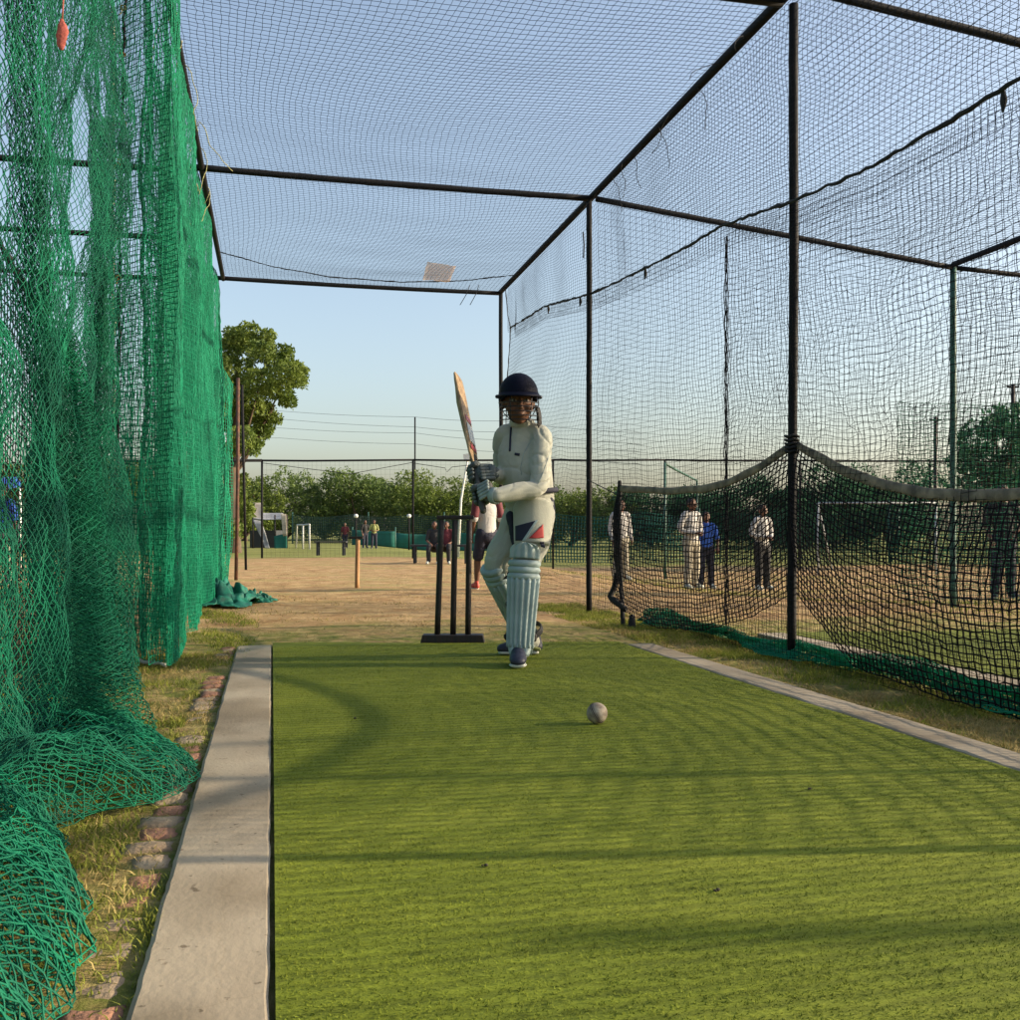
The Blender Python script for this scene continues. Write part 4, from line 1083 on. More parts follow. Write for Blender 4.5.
patch_on(tg_, [P(515.5,526,D5), P(536,520.5,D5), P(523,541,D5), P(515.5,541,D5)], M['navy'], 'stripe', tg_)
patch_on(tg_, [P(529,538.5,D5), P(544,524,D5), P(544.5,538,D5), P(537,538.5,D5)], M['red'], 'stripe', tg_)
patch_on(tg_, [P(540.5,542,D5), P(545,542,D5), P(545,548,D5), P(541,547,D5)], M['navy'], 'stripe', tg_)
patch_on(tg_, [P(536,520.2,D5), P(539,519.6,D5), P(525,541.5,D5), P(522,541.5,D5)], M['padW'], 'stripe', tg_, .007)

# leg guards
def leg_guard(ankle, knee, fw, flap=True):
    ankle = Vector(ankle); knee = Vector(knee); t = (knee-ankle).normalized(); fw = Vector(fw); fw = (fw-t*fw.dot(t)).normalized(); sd = t.cross(fw)
    g = shell(bat_r, 'leg_guard', M['padW'], ankle-t*.005, knee-t*.035, 1, .055, .065, .1, .018, 1.05, 1.2, fw, nb=14, nv=14, rib=.012, ribs=7)
    # knee rolls
    for i in range(3):
        c = knee+t*(-.028+i*.032)
        mb = MB(); pts = [c+fw*(.078*math.cos(a)+.0)+sd*(.074*math.sin(a)) for a in np.linspace(-1.25, 1.25, 15)]
        mb.limb(pts, [.012]+[.019]*13+[.012], n=10, sub=1); mb.build('knee_roll', M['padW'], g)
    if flap: shell(g, 'top_flap', M['padW'], knee+t*.058, knee+t*.135-fw*.004, 1, .072, .078, .1, .012, 1.1, 1.0, fw, nb=12, nv=10, rib=.008, ribs=5, prof=lambda s_: 1 if s_ < .45 else math.sqrt(max(.06, 1-((s_-.45)/.57)**2)))
    inst = shell(g, 'instep_flap', M['padW'], ankle-t*.055+fw*.012, ankle-t*.0, 1, .055, .060, .1, .015, .75, 1.0, fw, nb=8, nv=6, rib=.006, ribs=3)
    for s_ in (.12, .55, .95):
        c = ankle.lerp(knee, s_); mb = MB()
        mb.tube([c+fw*(.072*math.cos(a))+sd*(.076*math.sin(a)) for a in np.linspace(1.1, 2*PI-1.1, 18)], [(.018,.004)]*18, 6, side=t); mb.build('strap', M['strap'], g)
        mb = MB(); e = c+sd*(-.078); mb.limb([e+fw*.03, e-fw*.0-t*.004, e-fw*.03-t*.01], [(.013,.007)]*3, n=8, side=t, sub=2); mb.build('buckle', M['strap'], g)
    return g
g1_ = leg_guard(J['aL']+az*.01, P(524.5,571,5.05), toC-ax*.08)
g2_ = leg_guard(J['aR']+az*.03, P(500,571,5.25), toC*.55-ax*.9, False)
for oo in (g1_, g2_): tag(oo)
# shoes
shoe(bat_r, Vector((J['aL'].x, J['aL'].y+.045, .013)), toC-ax*.02, .25)
s2 = shoe(bat_r, Vector((J['aR'].x+.045, J['aR'].y-.02, .013)), -ax*1.0+toC*.12, .26)
mb = MB(); h2_ = Vector((J['aR'].x+.048, J['aR'].y-.02, .013)); mb.limb([h2_-ay*.036+az*.03-ax*.02, h2_-ay*.038+az*.045-ax*.07], [.010,.007], n=8); mb.build('side_flash', M['yellow'], s2)
# helmet
def helmet(parent, c, f):
    f = Vector(f).normalized(); s = Vector((f.y, -f.x, 0)).normalized(); u = s.cross(f)
    if u.z < 0: u = -u
    V = []; Fq = []; n = 40; m = 20
    for lay, k in ((0, 1.0), (1, .92)):
        for i in range(m+1):
            a = (PI*.60)*i/m
            for j in range(n):
                q = 2*PI*j/n
                fr_ = max(0, math.cos(q))             # front part is cut higher
                aa = a*(1-.20*fr_**2) if True else a
                rx, ry, rz = .101*k, .122*k, .112*k
                V.append(c+u*(.022+rz*math.cos(aa))+s*(rx*math.sin(aa)*math.sin(q))+f*(ry*math.sin(aa)*math.cos(q)-.008))
    o2 = (m+1)*n
    for i in range(m):
        for j in range(n):
            j2 = (j+1) % n; a = i*n+j; b = i*n+j2
            Fq.append((a, b, b+n, a+n)); Fq.append((a+o2, a+n+o2, b+n+o2, b+o2))
    for j in range(n):
        j2 = (j+1) % n; a = m*n+j; b = m*n+j2; Fq.append((a, b, b+o2, a+o2))
    mb = MB(); mb.add(V, Fq); sh = mb.build('helmet', M['helmet'], parent)
    # peak
    V = []; Fq = []
    for i in range(25):
        q = -1.25+2.5*i/24; ext = .038*math.cos(q*1.1)**.8 if abs(q) < 1.3 else 0
        for k in range(4):
            t_ = k/3
            r_ = Vector((0,0,0))+s*(.099+ext*t_*.8)*math.sin(q)+f*((.116+ext*t_*1.5)*math.cos(q)-.008)
            V.append(c+u*(.028-.014*t_-.01*math.cos(q)*t_)+r_)
    for i in range(24):
        for k in range(3):
            a = i*4+k; Fq.append((a, a+1, a+5, a+4))
    mb = MB(); mb.add(V, Fq); pk = mb.build('peak', M['helmet'], sh); sd_ = pk.modifiers.new('s', 'SOLIDIFY'); sd_.thickness = .006
    # rim screws
    for q in (-1, 1):
        mb = MB(); mb.limb([c+s*(.098*q)+u*.012+f*.01, c+s*(.110*q)+u*.012+f*.01], [.011,.010], n=10, sub=1); mb.build('side_bolt', M['steel'], sh)
    # grille
    for k, dz in enumerate((-.020, -.042, -.064, -.086, -.106)):
        mb = MB(); w_ = .102-.002*k
        mb.tube([c+u*dz+s*(w_*math.sin(q))+f*((.132-.004*k)*math.cos(q)) for q in np.linspace(-1.45, 1.45, 24)], .0028, 6); mb.build('grille_bar', M['steel'], sh)
    for q in (-1.42, -.55, .55, 1.42):
        mb = MB(); mb.tube([c+u*dz+s*((.103-.002*k)*math.sin(q))+f*((.133-.004*k)*math.cos(q)) for k, dz in enumerate((.01,-.02,-.042,-.064,-.086,-.106))], .0028, 6); mb.build('grille_bar', M['steel'], sh)
    for q in (-1, 1):
        mb = MB(); mb.tube([c+s*(.092*q)-u*.03, c+s*(.074*q)-u*.075+f*.02, c+s*(.03*q)-u*.116+f*.035, c-u*.122+f*.04], [(.008,.002)]*4, 6, side=f); mb.build('chin_strap', M['strap'], sh)
    mb = MB(); mb.limb([c+u*.10-f*.02, c+u*.145-f*.02], [(.006,.006),(.006,.006)], n=8, sub=1)
    return sh
helmet(bat_r, hc+az*.018, hf)
# hair tuft and braid-like strands at the right of the neck
mb = MB()
for i in range(5):
    mb.limb([hc+ax*(.088+.004*i)+ay*(.02*i-.02)-az*.02, hc+ax*(.10+.003*i)+ay*(.02*i-.02)-az*.07, hc+ax*(.098+.004*i)+ay*(.02*i-.02)-az*(.115+.008*i)], [.007,.008,.004], n=6, sub=3)
mb.build('hair', M['hair'], bat_r)

# gloves gripping the handle
hb0 = P(482.5,507,4.97); ht = P(457.5,375.5,5.35)       # handle bottom, blade toe
bt = (ht-hb0).normalized()
def glove(parent, centre, wrist, k=1.0):
    c = Vector(centre); w = Vector(wrist); wd = (c-w).normalized()
    back = (-wd); back = (back-bt*back.dot(bt)).normalized(); sdv = bt.cross(back)
    mb = MB()
    # padded back of the hand, knuckles and palm round the handle
    mb.limb([w+wd*.0, w+wd*.03, c+back*.028], [(.034,.032),(.038,.034),(.044,.032)], n=14, side=bt, sub=3)
    mb.ball(c+back*.022, (.028,.034,.046), (back, sdv, bt))
    thb = c+back*.02+bt*.04
    mb.limb([thb, c-sdv*.034+bt*.034, c-back*.020-sdv*.028+bt*.028], [.017,.016,.013], n=9, sub=3)
    gl = mb.blob('glove', M['glove'], parent, .004, 1)
    for i in range(4):
        o_ = bt*(.030-.021*i); r_ = .031-(.002 if i == 3 else 0)
        pts = [c+o_+back*(math.cos(a)*r_)+sdv*(math.sin(a)*r_) for a in np.linspace(.15, 3.9-.2*(i == 3), 9)]
        mb = MB(); mb.limb(pts, [.0125]*8+[.010], n=9, sub=2); mb.build('finger', M['glove'], gl)
        for a in (.5, 1.3, 2.1):
            q = c+o_+back*(math.cos(a)*(r_+.007))+sdv*(math.sin(a)*(r_+.007)); q2 = c+o_+back*(math.cos(a+.5)*(r_+.007))+sdv*(math.sin(a+.5)*(r_+.007))
            mb = MB(); mb.limb([q, q2], [.0115,.0115], n=9, sub=1); mb.build('finger_roll', M['gloveW'] if wrist is J['wrL'] else M['glove'], gl)
    out = (-ay - wd*(-ay).dot(wd)).normalized()
    for i in range(5):
        for j in range(3):
            q0 = c+back*(.030+.021*j)+bt*(.036-.018*i)+out*(.036-.003*abs(i-2)); mb = MB(); mb.limb([q0-back*.007, q0+back*.007], [.0095,.0095], n=8, sub=1); mb.build('back_pad', M['gloveW'] if wrist is J['wrL'] else M['glove'], gl)
    mb = MB(); cw = w+wd*.012
    e1 = wd.orthogonal().normalized(); e2 = wd.cross(e1)
    mb.tube([cw+e1*(.037*math.cos(q))+e2*(.037*math.sin(q)) for q in np.linspace(0, 2*PI, 18)], [(.018,.006)]*18, 8, side=wd, cap=False); mb.build('cuff', M['glove'] if wrist is not J['wrL'] else M['gloveW'], gl)
    return gl
cU = hb0.lerp(ht, .245); cLw = hb0.lerp(ht, .085)
glove(bat_r, cU, J['wrR']); glove(bat_r, cLw, J['wrL'])
# bat
bt_e = empty('cricket_bat', hb0, 'raised wooden cricket bat held up in the batter\'s gloves', 'bat')
face = (ax*.90-ay*.36+az*.05); face = (face-bt*face.dot(bt)).normalized(); wdt = bt.cross(face)
mb = MB(); Lb = (ht-hb0).length
mb.limb([hb0-bt*.02, hb0+bt*Lb*.2, hb0+bt*Lb*.36], [.017,.0165,.018], n=12, sub=3); hnd = mb.build('handle', M['batdark'], bt_e)
V = []; Fq = []; n = 16; prof = [(.30,.018,.018,.012),(.345,.040,.020,.014),(.37,.0515,.022,.016),(.6,.054,.026,.030),(.8,.054,.026,.036),(.93,.054,.022,.026),(.985,.051,.016,.016),(1.0,.040,.010,.009)]
for (s_, hw, th, ridge) in prof:
    c = hb0+bt*(Lb*s_)
    for (a_, b_) in ((-1,.0),(-.95,.35),(-.5,.45),(0,.48),(.5,.45),(.95,.35),(1,0),(.9,-.45),(.5,-.75),(0,-1.35),(-.5,-.75),(-.9,-.45)):
        V.append(c+wdt*(hw*a_)+face*((th*b_) if b_ > 0 else (-b_*-1)*(ridge*.7)))
K = 12
for i in range(len(prof)-1):
    for j in range(K):
        j2 = (j+1) % K; Fq.append((i*K+j, i*K+j2, (i+1)*K+j2, (i+1)*K+j))
Fq.append(tuple(range(K))[::-1]); Fq.append(tuple((len(prof)-1)*K+j for j in range(K)))
mb = MB(); mb.add(V, Fq); blade = mb.build('blade', M['willow'], bt_e, False)
bv = blade.modifiers.new('b', 'BEVEL'); bv.width = .003; bv.segments = 2
M['sticker'] = mat('white_sticker', (.66,.66,.62), .4); M['stickr'] = mat('red_sticker', (.40,.04,.04), .4)
for (s0, s1, m_) in ((.46,.60,'sticker'),(.62,.66,'stickr'),(.40,.44,'stickr')):
    c0 = hb0+bt*(Lb*s0)+face*.0128; c1 = hb0+bt*(Lb*s1)+face*.0134
    mb = MB(); mb.obox((c0+c1)/2, wdt, face, bt, .07, .002, (c1-c0).length); mb.build('sticker', M[m_], bt_e, False)
mb = MB()
for s_ in np.linspace(.345,.40,4): mb.limb([hb0+bt*(Lb*s_)-wdt*.05, hb0+bt*(Lb*s_)+wdt*.05], [.001,.001], n=5, sub=1)

# ---- other people (generic builder; joints in a body frame: x right, y forward, z up, metres for a 1.6 m figure)
def person(loc, face_deg, hgt, top, bottom, shoes, label, group=None, arms='down', shorts=False, hat=None, sleeves=None, legs='stand', hair=True, seat=None):
    k = hgt/1.62
    root = empty('person', loc, label, 'person', group, math.radians(face_deg))
    R = Matrix.Translation(loc) @ Matrix.Rotation(math.radians(face_deg), 4, 'Z')
    def q(x, y, z): return R @ Vector((x*k, y*k, z*k))
    f = R.to_3x3() @ Vector((0,1,0)); s = R.to_3x3() @ Vector((1,0,0))
    dz = 0
    if legs == 'sit': dz = -.36
    def t(x, y, z): return q(x, y, z+dz)
    hips = [t(-.085,0,.84), t(.085,0,.84)]
    if legs == 'stand':
        kn = [t(-.10,.02,.45), t(.10,.04,.45)]; an = [t(-.11,-.01,.08), t(.12,.02,.08)]
    elif legs == 'walk':
        kn = [t(-.09,.13,.46), t(.09,.0,.44)]; an = [t(-.09,.16,.09), t(.09,-.22,.14)]
    else:
        kn = [t(-.14,.40,.86), t(.14,.40,.86)]; an = [q(-.14,.40,.08), q(.14,.42,.08)]
    sh = [t(-.165,0,1.30), t(.165,0,1.30)]
    if arms == 'down': el = [t(-.22,-.02,1.04), t(.22,-.02,1.04)]; wr = [t(-.22,.06,.82), t(.22,.08,.82)]
    elif arms == 'front': el = [t(-.24,-.01,1.05), t(.24,-.01,1.05)]; wr = [t(-.07,.18,1.00), t(.07,.18,1.0)]
    elif arms == 'hip': el = [t(-.30,-.04,1.08), t(.22,.0,1.04)]; wr = [t(-.14,.05,.94), t(.21,.12,.84)]
    elif arms == 'lap': el = [t(-.22,.05,1.06), t(.22,.05,1.06)]; wr = [t(-.10,.28,.95), t(.10,.28,.95)]
    else: el = [t(-.24,.0,1.06), t(.26,.12,1.12)]; wr = [t(-.22,.1,.86), t(.24,.34,1.16)]
    hc_ = t(0,.02,1.50)
    mb = MB(); head_into(mb, hc_, f, k)
    mb.limb([t(0,0,1.42), t(0,-.01,1.32)], [.045*k,.052*k]); mb.limb([t(0,-.01,1.34), t(0,0,1.2), t(0,0,1.0), t(0,0,.86)], [(.10*k,.06*k),(.135*k,.09*k),(.11*k,.085*k),(.13*k,.09*k)], n=16, side=s)
    for i in (0, 1):
        sg = -1 if i == 0 else 1
        mb.limb([t(sg*.08,-.01,1.33), sh[i], el[i], wr[i]], [.045*k,.046*k,.036*k,.026*k])
        mb.limb([hips[i], kn[i], kn[i].lerp(an[i], .35), an[i]], [.078*k,.053*k,.052*k,.034*k])
        mb.limb([an[i], an[i]+f*.03*k-az*.04*k], [.036*k,.03*k])
        d_ = (wr[i]-el[i]).normalized()
        hand_into(mb, wr[i], (d_*.8-az*.5 if arms in ('down',) else d_), (s*(-sg)) if arms == 'down' else -az, .5, k, sg)
    mb.blob('body', M['skin'], root, .0095*k, 1)
    eyes(root, hc_, f, k)
    if hair:
        mb = MB(); u = az
        mb.ball(hc_+u*.034*k-f*.022*k, (.083*k,.097*k,.09*k), (s, f, u)); mb.blob('hair', M['hair'], root, .008*k, 1, .004*k, 60)
    if hat:
        mb = MB(); mb.ball(hc_+az*.06*k, (.09*k,.1*k,.07*k), (s, f, az)); mb.limb([hc_+az*.045*k+f*.06*k, hc_+az*.035*k+f*.15*k], [(.075*k,.008*k),(.06*k,.006*k)], n=12, side=s); mb.build('cap', M[hat], root)
    mb = MB()
    mb.limb([t(0,-.01,1.375), t(0,0,1.30), t(0,0,1.18), t(0,0,1.02), t(0,0,.86)], [(.06*k,.05*k),(.13*k,.08*k),(.158*k,.108*k),(.14*k,.105*k),(.15*k,.11*k)], n=18, side=s)
    for i in (0, 1):
        sg = -1 if i == 0 else 1
        e = sh[i].lerp(el[i], .95)
        if sleeves == 'long': mb.limb([t(sg*.08,-.01,1.325), sh[i], el[i], wr[i]], [.06*k,.064*k,.052*k,.038*k])
        else: mb.limb([t(sg*.08,-.01,1.325), sh[i], e], [.06*k,.064*k,.056*k])
    mb.blob('shirt', M[top], root, .010*k, 2, .007*k, 12, loc.x)
    mb = MB(); mb.limb([t(0,0,.93), t(0,0,.80)], [(.135*k,.10*k),(.145*k,.115*k)], n=18, side=s)
    for i in (0, 1):
        if shorts: mb.limb([hips[i], hips[i].lerp(kn[i], .9)], [.095*k,.085*k])
        else: mb.limb([hips[i], kn[i], an[i]+az*.02*k], [.098*k,.076*k,.062*k])
    mb.blob('trousers', M[bottom], root, .010*k, 2, .007*k, 12, loc.y)
    for i in (0, 1):
        h = an[i]-f*.06*k; h.z = loc.z+(0 if (legs != 'walk' or i == 0) else .04*k); shoe(root, h, f+s*(.2 if i else -.2), .25, shoes, k)
    return root
# boy behind the batter in white and maroon
pb = G(487, 11.5)
boy = person(pb, 15, 1.24, 'shirtW', 'navy', 'redshoe', 'child in white shirt, navy shorts and red shoes behind the batter', arms='down', shorts=True, legs='walk')
for sg in (-1, 1):
    R = Matrix.Translation(pb) @ Matrix.Rotation(math.radians(15), 4, 'Z'); k = 1.24/1.62
    mb = MB(); mb.limb([R@(Vector((sg*.172,-.002,1.29))*k), R@(Vector((sg*.215,-.02,1.10))*k)], [.069*k,.064*k]); mb.build('sleeve', M['maroon'], boy)
# players on the right field
def gp(u, D): return G(u, D)
person(gp(691, 15.9), 200, 1.42, 'shirtW', 'khaki', 'sole', 'tall player in cricket whites seen through the sagging net', 'players behind the black net', 'front', sleeves='long')
person(gp(706, 16.6), 170, 1.26, 'blue', 'navy', 'sole', 'child in a blue top and dark trousers beside the player in whites', 'players behind the black net', 'reach')
person(gp(762, 16.6), 195, 1.40, 'shirtW', 'black', 'sole', 'person in pale shirt and black trousers with hands held in front', 'players behind the black net', 'front', sleeves='long')
person(gp(620.5, 17.2), 190, 1.36, 'shirtW', 'khaki', 'sole', 'player in whites half hidden by the end of the barrier net', 'players behind the black net', 'down', sleeves='long')
person(gp(1003, 14.5), 160, 1.62, 'black', 'navy', 'shoe', 'person in dark clothes at the right edge of the field', None, 'hip')
person(gp(3, 12.5), 150, 1.25, 'blue', 'khaki', 'shoe', 'person in a blue shirt at the extreme left behind the nets', None, 'down')
person(G(345, 38), 170, .95, 'maroon', 'navy', 'shoe', 'tiny distant figure in a dark red shirt by the far screen', 'distant figures', 'down')
person(G(365, 38), 200, 1.05, 'black', 'navy', 'shoe', 'tiny distant figure in black on the far grass', 'distant figures', 'hip')
person(G(374, 37), 180, 1.05, 'yellow', 'navy', 'shoe', 'tiny distant figure in a yellow top on the far grass', 'distant figures', 'front')
# two seated people and their bench behind the stumps
M['benchm'] = mat('dark_bench_paint', (.03,.032,.035), .7, .3, 20)
def bench(c, yaw, ln, label):
    b = empty('bench', c, label, 'bench', rz=yaw); X_ = Vector((math.cos(yaw), math.sin(yaw), 0)); Y_ = Vector((-math.sin(yaw), math.cos(yaw), 0))
    mb = MB(); mb.obox(c+az*.36, X_, Y_, az, ln, .32, .04); mb.build('seat', M['benchm'], b, False)
    for sg in (-1, 1):
        for s2_ in (-1, 1):
            mb = MB(); mb.obox(c+X_*(sg*(ln/2-.08))+Y_*(s2_*.12)+az*.17, X_, Y_, az, .05, .05, .36); mb.build('leg', M['benchm'], b, False)
        mb = MB(); mb.obox(c+X_*(sg*(ln/2-.08))+az*.2, X_, Y_, az, .03, .2, .03); mb.build('stretcher', M['benchm'], b, False)
    return b
pbn = G(440, 20.5)
bench(pbn+ay*.15, -TH, 1.2, 'low dark bench under the two seated people')
person(G(434.5, 20.4), 180-13, 1.1, 'black', 'black', 'sole', 'seated person in black, left of the pair behind the stumps', 'seated pair', 'lap', legs='sit')
person(G(446.5, 20.4), 180-20, 1.1, 'maroon', 'black', 'sole', 'seated person in maroon, right of the pair behind the stumps', 'seated pair', 'lap', legs='sit')
bench(G(331, 27), -TH, .85, 'small dark table-like bench alone on the far grass')

# ------------------------------------------------------------------ background fences
def hfence(name, pts, h, label, m, pr=.03, wires=None, post_every=None, cat='fence', wr=.0016, cell=.12, wm=None, group=None):
    """pts: ground points of posts (Vectors)"""
    f_ = empty(name, (pts[0].x, pts[0].y, 0), label, cat, group)
    for p in pts:
        mb = MB(); mb.tube([p-az*.1, Vector((p.x, p.y, h))], pr, 8); mb.build('post', m, f_)
    for a, b in zip(pts[:-1], pts[1:]):
        mb = MB(); A_ = Vector((a.x, a.y, h)); B_ = Vector((b.x, b.y, h)); mb.tube([A_, A_.lerp(B_,.3)-az*.012, A_.lerp(B_,.6)-az*.008, B_], pr*.9, 8); mb.build('rail', m, f_)
    if wires:
        Ls = []
        for a, b in zip(pts[:-1], pts[1:]):
            n = int((b-a).length/cell)+1; U, S = np.meshgrid(lin(0,1,n), lin(0,1,int(h/cell)+1), indexing='ij')
            g = np.stack([a.x+(b.x-a.x)*U, a.y+(b.y-a.y)*U, .02+(h-.03)*S], -1); Ls.append((g, 'square', None))
        obj('wire_mesh', net_mesh('wire_mesh', Ls, wr), wm or m, f_)
    return f_
ff = hfence('boundary_fence', [G(u, d) for u, d in ((262,24.4),(413,24.2),(553,24.2),(665,24.2),(800,24.4),(930,24.6),(1060,24.8))], 2.36, 'black pipe fence crossing the field beyond the dirt', M['pipe'], .026, True, wr=.0014, cell=.11)
mb = MB(); mb.tube([G(120,24.6)+az*2.36, G(262,24.4)+az*2.36], .035, 8); mb.build('rail', M['pipe'], ff)
mb = MB(); mb.tube([G(262,24.4)+az*2.3, P(350,474,24.3), G(413,24.2)+az*2.3], .008, 5); mb.build('sagging_wire', M['rope'], ff)
mb = MB(); mb.tube([P(413,463,24.2), P(445,468,24.2), P(447,472,24.2), P(452,467,24.2), P(490,463,24.2)], .008, 5); mb.build('sagging_wire', M['rope'], ff)
# green posts of an intermediate fence on the right
hfence('post_fence', [G(u, d) for u, d in ((665,20),(697,27))], 2.0, 'two green painted posts joined by a rail behind the right nets', M['greenpipe'], .03)
# green screens
M['screenT'] = mat('teal_shade_cloth', (.010,.15,.12), .8, c2=(.008,.08,.07), scale=.8, bump=.2, bscale=8, transl=.2)
M['screenG'] = mat('green_shade_cloth', (.010,.11,.065), .8, c2=(.008,.05,.035), scale=.7, bump=.2, bscale=8, transl=.2)
M['screenD'] = mat('dark_shade_cloth', (.02,.075,.06), .8, c2=(.015,.045,.04), scale=.6, transl=.2)
def screen(u0, u1, D0, D1, zt, m, label, n=9, z0=.0, mesh_like=False):
    a, b = G(u0, D0), G(u1, D1); ln_ = (b-a).length
    r_ = empty('shade_screen', ((a.x+b.x)/2, (a.y+b.y)/2, gz(a.x, a.y)), label, 'screen')
    if mesh_like:
        nu = int(ln_/.09)+1; U, S = np.meshgrid(lin(0,1,nu), lin(0,1,int(zt/.09)+2), indexing='ij')
        zg_ = gzn(a.x+(b.x-a.x)*U, a.y+(b.y-a.y)*U)
        tp_ = zt-.14*np.abs(np.sin(U*ln_/3*PI))-zg_
        g = np.stack([a.x+(b.x-a.x)*U, a.y+(b.y-a.y)*U+.12*np.sin(U*ln_*1.3+S*2), zg_+tp_*S], -1)
        obj('netting', net_mesh('netting', [(g, 'square', None)], .017), M[m], r_)
        k = max(2, int(ln_/3)+1); nr = (b-a).cross(az).normalized()
        for i in range(k):
            p = a.lerp(b, i/(k-1))-nr*.12; mb = MB(); mb.tube([Vector((p.x,p.y,-.4)), Vector((p.x, p.y, zt+.12))], .03, 8); mb.build('post', M['greenpipe'], r_)
        return r_
    nu = int(ln_/.25)+2; nv = 8; V = []; Fq = []
    nr = (b-a).cross(az).normalized()
    for i in range(nu+1):
        for j in range(nv+1):
            t = i/nu; s_ = j/nv; p = a.lerp(b, t)
            top = zt - .08*abs(math.sin(t*ln_/3*PI)) + .05*noise.noise(Vector((t*ln_*.7, 3, 1)))
            V.append(p+nr*(.10*noise.noise(Vector((t*ln_*.9, s_*1.2, u0)))+.03*math.sin(t*ln_*4))*1+az*((gz(p.x,p.y)+z0)*(1-s_)+top*s_-p.z*1+ (p.z if False else 0)))
    V = [Vector((v.x, v.y, v.z)) for v in V]
    for i in range(nu):
        for j in range(nv): q = i*(nv+1)+j; Fq.append((q, q+nv+1, q+nv+2, q+1))
    mb = MB(); mb.add([(v.x, v.y, v.z+0) for v in V], Fq); o = mb.build('cloth', M[m], r_); s_ = o.modifiers.new('s', 'SOLIDIFY'); s_.thickness = .01
    k = max(2, int(ln_/3)+1)
    for i in range(k):
        p = a.lerp(b, i/(k-1))-nr*.12; mb = MB(); mb.tube([Vector((p.x,p.y,-.4)), Vector((p.x, p.y, zt+.12))], .035, 8); mb.build('post', M['greenpipe'], r_)
    return r_
screen(292, 520, 50, 50, 1.45, 'screenD', 'long dark green net screen across the far side of the field', mesh_like=True)
screen(352, 395, 46, 46, .7, 'screenT', 'bright teal screen on the far grass left of the stumps')
screen(395, 520, 47, 47, .55, 'screenT', 'low teal screen running behind the far figures')
screen(545, 700, 30, 30, 1.2, 'screenT', 'tall teal net screen to the right of the batter', mesh_like=True)
screen(690, 900, 31, 31, 1.3, 'screenG', 'green net screen behind the players on the right', mesh_like=True)
screen(890, 1100, 30, 29, 1.45, 'screenG', 'green net screen at the far right of the field', mesh_like=True)
screen(-60, 210, 32, 36, 1.7, 'screenG', 'green screen far behind the left-hand nets')
# shed with a draped sheet
M['sheet'] = mat('grey_tarpaulin', (.28,.29,.30), .8, c2=(.14,.15,.16), scale=3, bump=.3, bscale=8)
M['shedwall'] = mat('pale_shed_board', (.42,.38,.32), .85, c2=(.28,.24,.2), scale=4)
M['dark'] = mat('dark_interior_cloth', (.03,.035,.04), .9)
D_ = 38
def q38(u, v, d=0): return P(u, v, D_+d)
shed = empty('shed', G(268, D_), 'small ramshackle shed with a drooping grey sheet roof', 'shed')
mb = MB(); mb.obox(q38(268, 541, 1.2), ax, ay, az, 1.0, 1.6, .82); mb.build('wall', M['dark'], shed, False)
def sheetq(pts4, m, name, parent, n=8, amp=.06):
    a, b, c, d = pts4; V = []; Fq = []
    for i in range(n+1):
        for j in range(n+1):
            s_, t_ = i/n, j/n; p = (a*(1-s_)+b*s_)*(1-t_)+(d*(1-s_)+c*s_)*t_
            V.append(p+Vector((0,0,-amp*math.sin(PI*s_)*math.sin(PI*t_)+amp*.6*noise.noise(p*2)))+ay*(amp*noise.noise(p*3)))
    W = n+1; Fq = [(i*W+j, (i+1)*W+j, (i+1)*W+j+1, i*W+j+1) for i in range(n) for j in range(n)]
    mb = MB(); mb.add(V, Fq); o = mb.build(name, M[m], parent); q = o.modifiers.new('s', 'SOLIDIFY'); q.thickness = .02; return o
sheetq([q38(253,519,-.2), q38(285,520,-.2), q38(283,513,2.2), q38(256,513,2.2)], 'sheetW' if 'sheetW' in M else 'sheet', 'roof_sheet', shed)
sheetq([q38(253,520,-.3), q38(262,521,-.3), q38(270,549,-.6), q38(266,550,-.6)], 'sheet', 'hanging_sheet', shed)
sheetq([q38(253,503,.8), q38(262,503,.8), q38(262,520,.3), q38(253,520,.3)], 'shedwall', 'board', shed, amp=.02)
sheetq([q38(274,536,-.4), q38(287,534,-.4), q38(287,553,-.4), q38(275,553,-.4)], 'screenT', 'green_sheet', shed)
sheetq([q38(281,514,-.5), q38(286,514,-.5), q38(287,536,-.5), q38(283,536,-.5)], 'shedwall', 'board', shed, amp=.02)
for u in (253, 275, 287):
    mb = MB(); mb.tube([G(u, D_-.2), q38(u, 515, -.2)], .03, 6); mb.build('prop', M['wood_dark'], shed)
# white goal frame
gl_ = empty('goal_frame', G(306, 36), 'white goal frame standing beside the ramshackle shed', 'goal')
M['postgrey'] = mat('chalky_post_paint', (.42,.43,.42), .7)
for u in (303, 309.5):
    mb = MB(); mb.tube([G(u, 36 if u < 305 else 35.4), P(u, 525 if u < 305 else 524.5, 36 if u < 305 else 35.4)], .03, 8); mb.build('post', M['postgrey'], gl_)
mb = MB(); mb.tube([P(303,525,36), P(309.5,524.5,35.4)], .03, 8); mb.build('crossbar', M['postgrey'], gl_)
mb = MB(); mb.tube([P(303,525,36), P(297,525,37.4), G(296,37.6)], .03, 6); mb.build('back_stay', M['postgrey'], gl_)
